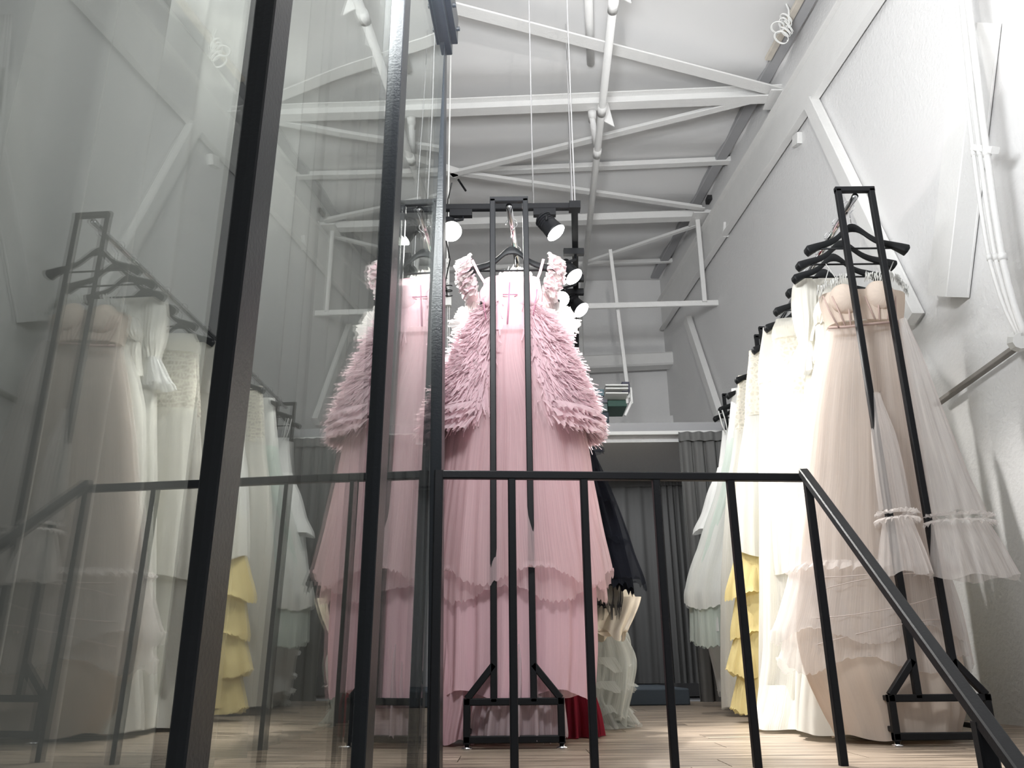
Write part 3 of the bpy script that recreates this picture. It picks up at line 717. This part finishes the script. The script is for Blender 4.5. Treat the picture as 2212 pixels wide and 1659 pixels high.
# feathery tiers: swept back from the smooth front panel on both sides, each a fringe of torn tulle strands
def fringe(name, path, outs, w_, m, parent, seed=1, per=2, wd=.0065, curl=.02):
    r = random.Random(seed); v = []; f = []; uv = []
    n = len(path)
    for i in range(n):
        for k_ in range(per):
            o_ = outs[i]; tg = (path[min(i + 1, n - 1)] - path[max(i - 1, 0)]).normalized()
            L_ = w_ * r.uniform(.45, 1.15); dv = (o_ + tg * r.gauss(0, .28) + Vector((0, 0, r.gauss(0, .22)))).normalized()
            p = path[i] + Vector((r.gauss(0, .004), r.gauss(0, .004), r.gauss(0, .012))); w2 = wd * r.uniform(.6, 1.5); sd = (tg + Vector((0, 0, r.gauss(0, .5)))).normalized() * w2
            c_ = Vector((0, 0, -curl * r.uniform(-.3, 1.3))); b = len(v)
            p1 = p + dv * L_ * .55 - c_ * .25; p2 = p + dv * L_ + c_
            v += [p - sd * .5, p + sd * .5, p1 + sd * .7, p1 - sd * .7, p2 + sd * .30, p2 - sd * .30]
            f += [(b, b + 1, b + 2, b + 3), (b + 3, b + 2, b + 4, b + 5)]; u = r.random(); uv += [(u, 0), (u + .02, 0), (u + .02, .5), (u, .5), (u + .02, 1), (u, 1)]
    return mk(name, v, f, m, parent, True, uv)
for j in range(22):
    q = j / 21; py = 684 + 225 * q; hw = 60 + (166 - 60) * q ** .75
    a_, b_ = P(1106 - hw, py, YP), P(1106 + hw, py, YP); cx = (a_.x + b_.x) / 2; rx = (b_.x - a_.x) / 2
    for sgn in (0, 1):
        n = 400; pa = []; ou = []
        for i in range(n):
            u = i / (n - 1); t = (-PI / 2 + .36 + (PI * .80) * u) if sgn else (-PI / 2 - .36 - (PI * .80) * u)
            fro = math.exp(-(u / .26) ** 2); c, s = math.cos(t), math.sin(t)
            pa.append(Vector((cx + rx * .92 * c, YP + .03 + ((.085 + .10 * q) if s > 0 else (.07 + .05 * q)) * s, a_.z + .06 * fro + .012 * math.sin(23 * u + j))))
            ou.append(Vector((c * 1.15, s * (.8 if s > 0 else .25), -.35 - .45 * fro - .25 * q)).normalized())
        fringe('ruffle', pa, ou, .085 + .03 * q, M_pinkR, pk, 50 + j * 2 + sgn)
for j in range(3):
    pa, ou = ring(P(1110, 905, YP).x, YP + .01, P(1110, 888 + 16 * j, YP).z, (P(1272, 905, YP).x - P(950, 905, YP).x) / 2, .19, 700, -PI / 2 + .5, 3 * PI / 2 - .5, -.5 - .1 * j)
    ruffle('flounce', pa, ou, .075, M_pinkR, pk, 60, .014, .015, .03, 140 + j)

# ---- other gowns on the middle rack
def hung(Y, cx=None): return (cP + ANG * (Y - 3.2))
Yb = 3.62; hanger(hung(Yb), Yb, 'black hanger half hidden behind the pink bodice', .42, drop=.07)
pm = gown('mint green gown peeping out behind the pink ruffles', hung(Yb), Yb)
skirt('bodice', [(640, 1060, 1170), (700, 1050, 1178), (735, 1040, 1190)], Yb, .07, M_mint, pm, .004, 8, 31, 0, K=10, floor=False)
skirt('skirt', [(735, 1040, 1190), (790, 985, 1215), (900, 962, 1235), (1200, 950, 1250), (1470, 945, 1262)], Yb, .12, M_mint, pm, .015, 10, 32, .01)
a_ = P(1090, 610, Yb - .06)
pa = [P(1075 + 70 * i / 79, 618 - 18 * math.sin(PI * i / 79), Yb - .1) for i in range(80)]
ruffle('collar_ruffle', pa, [Vector((.15, -.3, 1)).normalized()] * 80, .055, M_whiteT, pm, 7, .012, 0, .01, 4)
Yc = 3.85; hanger(hung(Yc), Yc, 'black hanger carrying the black gown', .42)
bk = gown('black tulle gown behind the pink gown', hung(Yc), Yc)
skirt('bodice', [(680, 1080, 1190), (760, 1075, 1195), (830, 1070, 1200)], Yc, .07, M_blk, bk, .004, 8, 41, 0, K=10, floor=False)
skirt('skirt', [(830, 1070, 1200), (960, 1050, 1274), (1030, 1040, 1300), (1120, 1030, 1332), (1200, 1020, 1352), (1275, 1015, 1368)], Yc, .15, M_blk, bk, .02, 12, 42, .02, jag=.03)
skirt('overlay', [(940, 1060, 1270), (1040, 1045, 1312), (1120, 1035, 1345), (1200, 1025, 1372), (1268, 1015, 1396)], Yc + .02, .17, M_blkL, bk, .03, 9, 43, .03, jag=.03)
skirt('fringe_layer', [(1230, 1100, 1340), (1290, 1100, 1345), (1320, 1100, 1340)], Yc, .14, M_blkL, bk, .02, 20, 44, .02, jag=.09, K=12)
hemruffle(bk, 975, 1090, 1282, Yc, .1, M_blkL, .05, .2, 10, 47, .02, 'sleeve_puff', jag=.01)
for s_, (py, xr) in enumerate(((1078, 1322), (1160, 1352))): hemruffle(bk, py, 1060, xr - 16, Yc, .15, M_blkL, .05, -.7, 9, 45 + s_, .022, 'ruffle')
Yd = 4.05; hanger(hung(Yd), Yd, 'black hanger carrying the cream satin gown', .42)
cs = gown('cream satin gown with a folded hem below the black gown', hung(Yd), Yd)
skirt('skirt', [(760, 1080, 1210), (1000, 1060, 1240), (1200, 1100, 1330), (1270, 1110, 1362), (1310, 1110, 1376), (1368, 1120, 1345)], Yd, .11, M_beige, cs, .028, 5, 52, .02)
skirt('folded_train', [(1290, 1250, 1385), (1330, 1240, 1372), (1372, 1250, 1352)], Yd - .05, .08, M_beige, cs, .03, 4, 53, .03, K=14)
Ye = 4.25; hanger(hung(Ye), Ye, 'black hanger carrying the grey veil gown', .42)
gt = gown('grey white veil tulle gown with a tangled hem on the middle rack', hung(Ye), Ye)
skirt('skirt', [(780, 1090, 1215), (1100, 1080, 1280), (1330, 1080, 1330), (1420, 1090, 1362), (1480, 1100, 1366), (1530, 1100, 1350), (1575, 1110, 1372)], Ye, .13, M_greyT, gt, .035, 7, 62, .02, N=220)
skirt('veil_layer', [(1310, 1200, 1325), (1380, 1190, 1362), (1440, 1190, 1358), (1500, 1195, 1340), (1572, 1200, 1385)], Ye - .06, .10, M_greyT, gt, .04, 5, 63, .03, N=200)
skirt('veil_layer', [(1350, 1250, 1340), (1420, 1240, 1372), (1480, 1250, 1366), (1560, 1240, 1350)], Ye - .10, .09, M_greyT, gt, .045, 4, 64, .03, N=200)
for j, py in enumerate((1420, 1470, 1520, 1560)): hemruffle(gt, py, 1180, 1345 + 6 * (j % 2), Ye - .06, .12, M_greyT, .06, -.9 + .3 * (j % 2), 7, 66 + j, .028)
skirt('black_underskirt', [(1400, 1180, 1330), (1500, 1170, 1340), (1582, 1180, 1366)], Ye + .05, .08, M_blk, gt, .02, 6, 65, .01, K=14)
Yg = 4.48; hanger(hung(Yg), Yg, 'black hanger carrying the dark red gown', .42)
rd_ = gown('dark red tulle gown showing at the floor behind the rack base', hung(Yg), Yg)
skirt('skirt', [(800, 1090, 1210), (1200, 1040, 1260), (1400, 1010, 1280), (1575, 1000, 1296)], Yg, .13, M_red, rd_, .03, 9, 72, .01)
skirt('hem_flounce', [(1485, 1180, 1282), (1540, 1170, 1296), (1606, 1165, 1304)], 3.72, .12, M_red, rd_, .03, 8, 73, .012)

# ================================================================ RIGHT RACK GOWNS
hspec = [(3.24, .45, 'black hanger carrying the blush corset gown, front of the right rack'), (3.39, .45, 'black hanger second from the front of the right rack'),
         (3.52, .42, 'black hanger third from the front, above the ivory sleeve'), (3.68, .40, 'black hanger fourth from the front, low between the ivory gowns'),
         (3.90, .42, 'black hanger above the sheer cream gown'), (4.12, .42, 'black hanger just behind the sheer cream gown'), (4.45, .42, 'black hanger above the lace gown near the middle post'),
         (4.98, .42, 'black hanger at the front of the far right rack'), (5.30, .42, 'black hanger in the middle of the far right rack'), (5.62, .42, 'black hanger carrying the white strap gown'), (5.85, .42, 'black hanger at the end of the far right rack')]
for Y, w_, lb in hspec: hanger(railx(Y), Y, lb, w_, 'hangers on the right racks')
# --- 1 blush corset gown
Y1 = 3.30
g1 = gown('blush corset gown with boned bodice and tulle sleeves, front of right rack', railx(Y1), Y1)
skirt('bodice', [(640, 1770, 1952), (662, 1774, 1952), (686, 1781, 1950), (706, 1788, 1948)], Y1, .085, M_blush, g1, .001, 6, 101, 0, K=12, shp=.85, floor=False, dgrow=.1)
cup(1825, 648, 34, Y1 - .062, M_blushC, g1, 1.0); cup(1900, 641, 34, Y1 - .062, M_blushC, g1, 1.0)
for pts in ([(1778, 640), (1792, 672), (1811, 706)], [(1797, 640), (1812, 672), (1826, 704)], [(1831, 652), (1838, 702)], [(1868, 640), (1890, 690)], [(1896, 640), (1900, 692)], [(1921, 640), (1918, 690)], [(1934, 640), (1936, 690)]):
    MB().tube([P(x, y, Y1 - .092) for x, y in pts], .0035, 6).build('boning', M_blushB, g1, True)
MB().tube([P(1790, 708, Y1 - .07), P(1830, 706, Y1 - .092), P(1880, 700, Y1 - .092), P(1940, 694, Y1 - .07)], .006, 8).build('waist_band', M_blushB, g1, True)
for (xa, xb, ya, yb, sd) in ((1764, 1826, 634, 602, 1), (1866, 1934, 604, 604, 2), (1936, 1962, 606, 640, 3)):
    pa = [P(xa + (xb - xa) * i / 89, ya + (yb - ya) * i / 89 + 6 * math.sin(i), Y1 - .06) for i in range(90)]
    ruffle('bust_ruffle', pa, [Vector((.1, -.5, 1)).normalized()] * 90, .022, M_whiteT, g1, 12, .006, 0, .012, sd)
for pts in ([(1784, 570), (1805, 600), (1826, 625)], [(1792, 575), (1770, 650)], [(1930, 565), (1912, 608)]):
    MB().tube([P(x, y, Y1 - .03) for x, y in pts], .0022, 5).build('clear_strap', M_clear, g1, True)
skirt('satin_skirt', [(704, 1790, 1946), (800, 1772, 1962), (950, 1750, 1990), (1100, 1738, 2010), (1240, 1730, 2030), (1360, 1722, 2060), (1450, 1740, 2082), (1530, 1775, 2085), (1588, 1800, 2070)], Y1 + .04, .15, M_blush, g1, .008, 7, 102, .01, N=200, K=44)
skirt('tulle_overlay', [(704, 1788, 1948), (790, 1772, 1965), (900, 1752, 1985), (1040, 1735, 2005), (1150, 1712, 2025), (1250, 1702, 2045), (1330, 1680, 2064), (1375, 1664, 2080)], Y1 + .02, .15, M_blushT, g1, .011, 9, 103, .03, N=240, K=40, jag=.012)
skirt('tulle_overlay', [(1180, 1712, 2030), (1300, 1702, 2070), (1400, 1690, 2090), (1436, 1680, 2096)], Y1 + .03, .15, M_blushT, g1, .013, 11, 104, .03, N=200, K=16, jag=.012)
hemruffle(g1, 1216, 1722, 2036, Y1 + .02, .13, M_blushT, .055, -.5, 40, 105, .014)
for py, xl in ((1210, 1735), (1250, 1730), (1292, 1715), (1350, 1740)):
    a_, b_ = P(xl, py + 20, Y1), P(2040, py + 30, Y1); pa, ou = ring((a_.x + b_.x) / 2, Y1, a_.z, (b_.x - a_.x) / 2, .150, 80, -PI + .3, -.4, tilt=.02); pa = [p + Vector((0, 0, .030 * math.sin(3.1 * i / 79 + py) )) for i, p in enumerate(pa)]
    MB().tube(pa, .0020, 5).build('hoop_seam', M_hoop, g1, True)
# sleeves hanging in front
for nm, cone, head, flare, sd in (('l', [(850, 1882, 1900), (950, 1885, 1935), (1108, 1904, 1965)], (1112, 1906, 1968), [(1120, 1908, 1968), (1180, 1905, 1988), (1243, 1903, 2008)], 1),
                                  ('r', [(690, 1942, 1958), (780, 1952, 1995), (900, 1972, 2040), (1030, 1998, 2090), (1112, 2010, 2128)], (1118, 2012, 2134), [(1128, 2012, 2136), (1180, 2014, 2165), (1250, 2016, 2196)], 2)):
    Ysl = YR - .03
    sl = skirt('sleeve', cone, Ysl + .03, .07, M_blushT, g1, .006, 7, 110 + sd, .01, N=120, K=26, floor=False)
    hemruffle(sl, head[0], head[1], head[2], Ysl, .07, M_blushT, .026, .9, 22, 112 + sd, .010, 'sleeve_ruffle')
    hemruffle(sl, head[0] + 8, head[1], head[2], Ysl, .07, M_blushT, .026, -.2, 22, 113 + sd, .010, 'sleeve_ruffle')
    skirt('sleeve_flounce', flare, Ysl, .11, M_blushT, sl, .012, 8, 114 + sd, .008, N=160, K=16, floor=False)
# --- 2 ivory satin, off-shoulder
Y2 = 3.45
g2 = gown('ivory satin gown with off-shoulder sleeve behind the blush gown', railx(Y2), Y2); RIGHT.append(g2)
skirt('bodice', [(652, 1786, 1900), (680, 1788, 1900), (715, 1782, 1900)], Y2, .08, M_cream, g2, .003, 6, 121, 0, K=12, floor=False)
skirt('skirt', [(712, 1784, 1900), (760, 1766, 1905), (850, 1746, 1910), (1000, 1740, 1915), (1200, 1738, 1915), (1450, 1736, 1905), (1582, 1728, 1900)], Y2, .15, M_cream, g2, .016, 7, 122, .006, K=40)
skirt('off_shoulder_sleeve', [(648, 1768, 1800), (662, 1760, 1795), (682, 1757, 1790), (700, 1762, 1778)], Y2, .06, M_cream, g2, .006, 4, 123, .004, N=80, K=10, floor=False)
skirt('lower_sleeve', [(688, 1760, 1784), (730, 1762, 1790), (780, 1756, 1790)], Y2 + .02, .05, M_cream, g2, .006, 4, 124, .004, N=80, K=10, floor=False)
# --- 3 ivory balloon sleeve
Y3 = 3.62
g3 = gown('ivory satin gown with long belled sleeve, third on the right rack', railx(Y3), Y3); RIGHT.append(g3)
skirt('bodice', [(608, 1735, 1850), (660, 1745, 1850), (760, 1752, 1845)], Y3, .09, M_cream, g3, .006, 6, 131, 0, K=14, floor=False)
skirt('sleeve', [(602, 1722, 1752), (618, 1712, 1762), (660, 1710, 1762), (705, 1718, 1760), (742, 1728, 1752)], Y3 - .04, .075, M_cream, g3, .008, 4, 132, .004, N=100, K=22, cap=True, floor=False)
skirt('sleeve_cuff', [(740, 1726, 1752), (760, 1716, 1752), (785, 1704, 1750), (806, 1690, 1750)], Y3 - .04, .08, M_white, g3, .010, 5, 133, .006, N=100, K=14, floor=False)
skirt('skirt', [(755, 1752, 1845), (820, 1738, 1850), (1000, 1732, 1860), (1300, 1728, 1860), (1578, 1720, 1860)], Y3, .12, M_cream, g3, .016, 7, 134, .006)
# --- 4 sheer cream with lace
Y4 = 3.92
g4 = gown('sheer cream gown with lace yoke and long tulle skirt', railx(Y4), Y4); RIGHT.append(g4)
skirt('yoke', [(690, 1676, 1810), (712, 1668, 1810), (735, 1668, 1805)], Y4, .08, M_creamY, g4, .004, 6, 141, 0, K=8, floor=False)
skirt('lace_bodice', [(708, 1669, 1808), (800, 1668, 1800), (880, 1664, 1800)], Y4, .09, M_lace, g4, .006, 6, 142, .01, K=14, floor=False)
skirt('under_bodice', [(738, 1672, 1806), (880, 1668, 1798)], Y4, .08, M_creamT, g4, .004, 6, 145, .01, K=8, floor=False)
skirt('skirt', [(860, 1664, 1800), (1000, 1655, 1810), (1200, 1650, 1820), (1400, 1650, 1820), (1566, 1635, 1820)], Y4, .15, M_creamT, g4, .018, 10, 143, .008, N=200)
skirt('overlay', [(860, 1668, 1800), (1000, 1664, 1805), (1240, 1668, 1810)], Y4 - .03, .14, M_creamT, g4, .016, 8, 144, .008)
skirt('trained_hem', [(1480, 1650, 1800), (1540, 1635, 1790), (1572, 1622, 1790)], Y4 - .05, .2, M_creamT, g4, .02, 9, 146, .004, K=12)
# --- 5 lace long sleeve
Y5 = 4.16
g5 = gown('cream sheer tulle gown, narrow, fifth on the right rack', railx(Y5), Y5); RIGHT.append(g5)
skirt('bodice', [(708, 1648, 1760), (770, 1640, 1750), (830, 1638, 1750)], Y5, .08, M_creamT, g5, .008, 7, 151, 0, K=12, floor=False)
skirt('skirt', [(826, 1640, 1750), (1000, 1640, 1760), (1200, 1642, 1770), (1545, 1646, 1775)], Y5, .13, M_creamT, g5, .018, 9, 152, .008)
# --- 6 yellow tiers with lace top
Y6 = 4.48
g6 = gown('ivory lace gown with yellow tiered tulle skirt', railx(Y6), Y6); RIGHT.append(g6)
skirt('lace_bodice', [(758, 1618, 1720), (830, 1612, 1715), (900, 1610, 1715)], Y6, .08, M_lace, g6, .006, 6, 161, 0, K=14, floor=False)
skirt('under_bodice', [(775, 1622, 1716), (900, 1614, 1712)], Y6, .07, M_creamT, g6, .005, 6, 166, 0, K=14, floor=False)
skirt('peplum', [(890, 1610, 1715), (1000, 1596, 1720), (1100, 1590, 1720), (1200, 1588, 1720)], Y6, .13, M_whiteT, g6, .018, 9, 162, .02, K=20)
skirt('underskirt', [(1100, 1600, 1710), (1300, 1592, 1715), (1535, 1600, 1720)], Y6, .11, M_yellow, g6, .012, 8, 163, .01, K=22)
for j, (pa_, pb_, xa, xb) in enumerate(((1180, 1290, 1592, 1566), (1270, 1375, 1590, 1576), (1340, 1455, 1594, 1568), (1430, 1538, 1598, 1580))):
    skirt('tier', [(pa_, xa, 1714), ((pa_ + pb_) // 2, (xa + xb) // 2, 1720), (pb_, xb, 1726)], Y6 - .005 * j, .14, M_yellow, g6, .018, 12, 164 + j, .02, K=10, jag=.012)
# --- far rack
Y7 = 5.0
g7 = gown('beaded lace gown at the front of the far right rack', railx(Y7), Y7); RIGHT.append(g7)
skirt('lace_bodice', [(812, 1594, 1680), (880, 1590, 1675), (940, 1588, 1675)], Y7, .08, M_lace, g7, .006, 6, 171, 0, K=12, floor=False)
skirt('under_bodice', [(822, 1597, 1678), (940, 1590, 1672)], Y7, .07, M_creamT, g7, .006, 6, 173, 0, K=12, floor=False)
skirt('skirt', [(930, 1586, 1676), (1050, 1570, 1690), (1250, 1558, 1700), (1530, 1560, 1700)], Y7, .14, M_creamT, g7, .018, 9, 172, .01)
Y8 = 5.3
g8 = gown('full pale green and white tulle gown with layered hem', railx(Y8), Y8); RIGHT.append(g8)
skirt('bodice', [(840, 1580, 1660), (900, 1576, 1656), (960, 1570, 1656)], Y8, .08, M_whiteT, g8, .006, 6, 181, 0, K=12, floor=False)
skirt('underskirt', [(955, 1570, 1656), (1080, 1545, 1665), (1200, 1520, 1680), (1360, 1500, 1690)], Y8, .20, M_white, g8, .022, 9, 182, .02)
skirt('overlay', [(950, 1570, 1656), (1060, 1548, 1665), (1160, 1515, 1675), (1260, 1490, 1685), (1330, 1492, 1690), (1392, 1494, 1695)], Y8 - .02, .24, M_green, g8, .026, 11, 183, .02, N=220, jag=.02)
skirt('overlay', [(1040, 1550, 1660), (1180, 1508, 1670), (1270, 1480, 1680), (1310, 1478, 1684)], Y8 - .03, .22, M_whiteT, g8, .03, 7, 184, .025, N=200, jag=.012)
Y9 = 5.62
g9 = gown('white satin gown with thin straps at the end of the far rack', railx(Y9), Y9); RIGHT.append(g9)
skirt('bodice', [(930, 1560, 1632), (975, 1556, 1630), (1015, 1552, 1628)], Y9, .07, M_white, g9, .004, 5, 191, 0, K=12, floor=False)
skirt('skirt', [(1010, 1550, 1628), (1060, 1530, 1635), (1110, 1516, 1640), (1150, 1498, 1646)], Y9, .16, M_white, g9, .016, 8, 192, .012, K=20)
skirt('underskirt', [(1100, 1520, 1640), (1300, 1505, 1650), (1400, 1530, 1640), (1500, 1552, 1640)], Y9, .13, M_whiteT, g9, .02, 7, 193, .02, K=20)
for pts in ([(1560, 886), (1566, 905), (1572, 932)], [(1552, 888), (1559, 915), (1567, 935)]):
    MB().tube([P(x, y, Y9 - .05) for x, y in pts], .005, 5).build('strap', M_white, g9, True)
Y10 = 5.88
g10 = gown('grey white crumpled tulle gown trailing at the far rack foot', railx(Y10), Y10); RIGHT.append(g10)
skirt('skirt', [(940, 1560, 1625), (1200, 1540, 1640), (1380, 1548, 1650), (1450, 1556, 1655), (1500, 1566, 1655), (1526, 1580, 1650)], Y10, .16, M_whiteT, g10, .03, 7, 201, .01)
for j, (py, xl) in enumerate(((1400, 1556), (1450, 1562), (1485, 1568), (1510, 1578))): hemruffle(g10, py, xl, 1650, Y10, .14, M_whiteT, .05, -.6, 9, 202 + j, .022)

# ================================================================ TRACK LIGHTS
tk = thing('light_track', 'black lighting track hanging on rods behind the pink gown', 'track', P(1240, 447, 3.9))
TA, TB_ = P(958, 452, 3.9), P(1241, 444, 3.9); ZTk = (TA.z + TB_.z) / 2; TA.z = TB_.z = ZTk
TA = TA + (TA - TB_) * .35
TC = Vector((TB_.x + .16, 6.0, ZTk)); TD = Vector((TA.x + .16, 6.0, ZTk))
for a_, b_ in ((TA, TB_), (TB_, TC)):
    MB().bar(a_, b_, .036, .034).build('track_bar', M_black, tk)
MB().box(TB_ + Vector((-.03, -.03, -.022)), TB_ + Vector((.03, .03, .02))).build('corner_joint', M_black, tk)
for (px, py) in ((1152, 444), (1242, 440)):
    b_ = P(px, py, 3.9); b_.z = ZTk; MB().tube([b_, Vector((b_.x, b_.y, CZ + .02))], .004, 6).build('suspension_rod', M_chrome, tk)
for yy in (4.9, 5.9):
    x_ = TB_.x + .16 * (yy - 3.9) / 2.1; MB().tube([(x_, yy, ZTk), (x_, yy, CZ + .02)], .004, 6).build('suspension_rod', M_chrome, tk)
def lamp(label, px, py, Y, aim, watts, ontrack, ang=70, r_=.056):
    c = P(px, py, Y); d = (Vector(aim) - c).normalized(); t = thing('track_lamp', label, 'lamp', c, 'track lamps'); L_ = .13
    bk_ = c - d * L_
    hd_m = MB().tube([bk_, bk_ + d * .01, c - d * .015, c], [r_ * .62, r_ * .75, r_ * .92, r_], 20, True)
    hd_ = hd_m.build('lamp_head', M_black, t, True)
    MB().tube([c + d * .0005, c + d * .004], [r_ * .97, r_ * .90], 20, True).build('lens', M_lens, hd_)
    for k_ in range(4): MB().tube([bk_ + d * (.015 + k_ * .014), bk_ + d * (.020 + k_ * .014)], r_ * .86, 18).build('cooling_fin', M_black, hd_)
    tp = Vector(ontrack); mid = (bk_ + c) / 2
    MB().tube([tp + Vector((0, 0, -.05)), Vector((tp.x, tp.y, (mid.z + tp.z) / 2)), mid + Vector((0, .0, .02)) + d.cross(Vector((0, 0, 1))).normalized() * r_, mid + d.cross(Vector((0, 0, 1))).normalized() * r_ * .9], .008, 8).build('bracket', M_black, t, True)
    MB().box(tp + Vector((-.07, -.017, -.055)), tp + Vector((.05, .017, -.017))).build('adapter', M_black, t)
    s_ = spot(c + d * .012, aim, watts, ang, .5, .035)
    return t
def ontk(px): 
    p = P(px, 447, 3.9); p.z = ZTk; return p
lamp('lit track lamp at the left end of the front track', 975, 500, 3.82, (.3, 1.8, .3), 200, ontk(1000))
lamp('lit track lamp on the front track right of the rack top', 1201, 503, 3.84, (1.6, 3.5, .5), 140, ontk(1180), 60)
def onside(yy): return Vector((TB_.x + .16 * (yy - 3.9) / 2.1, yy, ZTk))
lamp('lit round track lamp below the track corner', 1240, 598, 4.30, (1.55, 3.6, .6), 130, onside(4.35), 60)
lamp('lit track lamp partly behind the pink shoulder ruffle', 1211, 647, 4.65, (.6, 2.8, .4), 260, onside(4.7))
lamp('lit track lamp lowest on the right side track', 1256, 670, 4.85, (1.72, 4.0, .7), 90, onside(4.9), 70)
# lamps on the far end of the same track, hidden from here but seen in the glass
spot((.9, 5.3, 2.5), (1.75, 4.8, .7), 55, 80)
# wiring column left of the pink gown
wc = thing('power_drop', 'white power box with hanging wires beside the partition post', 'box', P(966, 650, 4.9))
pj_ = P(966, 560, 4.9); MB().tube([pj_, Vector((pj_.x, pj_.y, CZ + .03))], .006, 6).build('drop_rod', M_plastic, wc)
MB().bar(P(966, 560, 4.9), P(966, 640, 4.9), .028, .02, (0, 1, 0)).build('slotted_strip', M_plastic, wc)
for k_ in range(7): MB().tube([P(966, 568 + k_ * 11, 4.887), P(966, 568 + k_ * 11, 4.884)], .003, 6).build('slot', M_dark, wc)
MB().bar(P(966, 642, 4.9), P(966, 662, 4.9), .055, .05, (0, 1, 0)).build('box', M_plastic, wc)
for dx in (-5, 1, 5): MB().tube([P(966 + dx, 662, 4.9), P(965 + dx, 780, 4.9)], .002, 5).build('wire', M_plastic, wc)
q = [P(966 + 11 * math.cos(a), 638 + 4 * math.sin(a) - .8 * k_, 4.87) for k_, a in enumerate([i * .5 for i in range(26)])]
MB().tube(q, .004, 6).build('cable_coil', M_rubber, wc, True)
q = [P(976, 395, 4.4), P(968, 430, 4.5), P(964, 520, 4.6), P(972, 560, 4.7), P(962, 610, 4.8), P(966, 640, 4.85)]
MB().tube(q, .004, 6).build('cable', M_rubber, wc, True)
tag(MB().tube([PZ(990, 388, 4.42), PZ(1006, 412, 4.40)], .010, 8).build('ceiling_hook', M_black, None, True), 'small black rod fixed under the ceiling brace', 'rod')
# cable coils near the ceiling at right
cc = thing('cable_bundle', 'white cable coiled and hanging from the ceiling near the wall', 'cable', PZ(1690, 60, 4.5))
q = []
c0 = P(1690, 62, 4.75)
MB().tube([P(1672, -60, 4.75), P(1690, -10, 4.75), P(1704, 22, 4.75), P(1704, 60, 4.75)], .008, 8).build('cable', M_plastic, cc, True)
for (px, py, rx, ry, rot) in ((1678, 60, 14, 12, 0), (1696, 45, 12, 14, .6), (1700, 60, 10, 14, 1.2), (1686, 82, 15, 13, .3), (1694, 70, 11, 10, .9), (1690, 52, 9, 12, .2)):
    q = [P(px + rx * math.cos(a) , py + ry * math.sin(a + rot), 4.75 + .03 * math.sin(a)) for a in [i * .35 for i in range(36)]]
    q = [p + Vector((.0004 * i, 0, .0003 * i)) for i, p in enumerate(q)]
    MB().tube(q, .0032, 6).build('loop', M_plastic, cc, True)
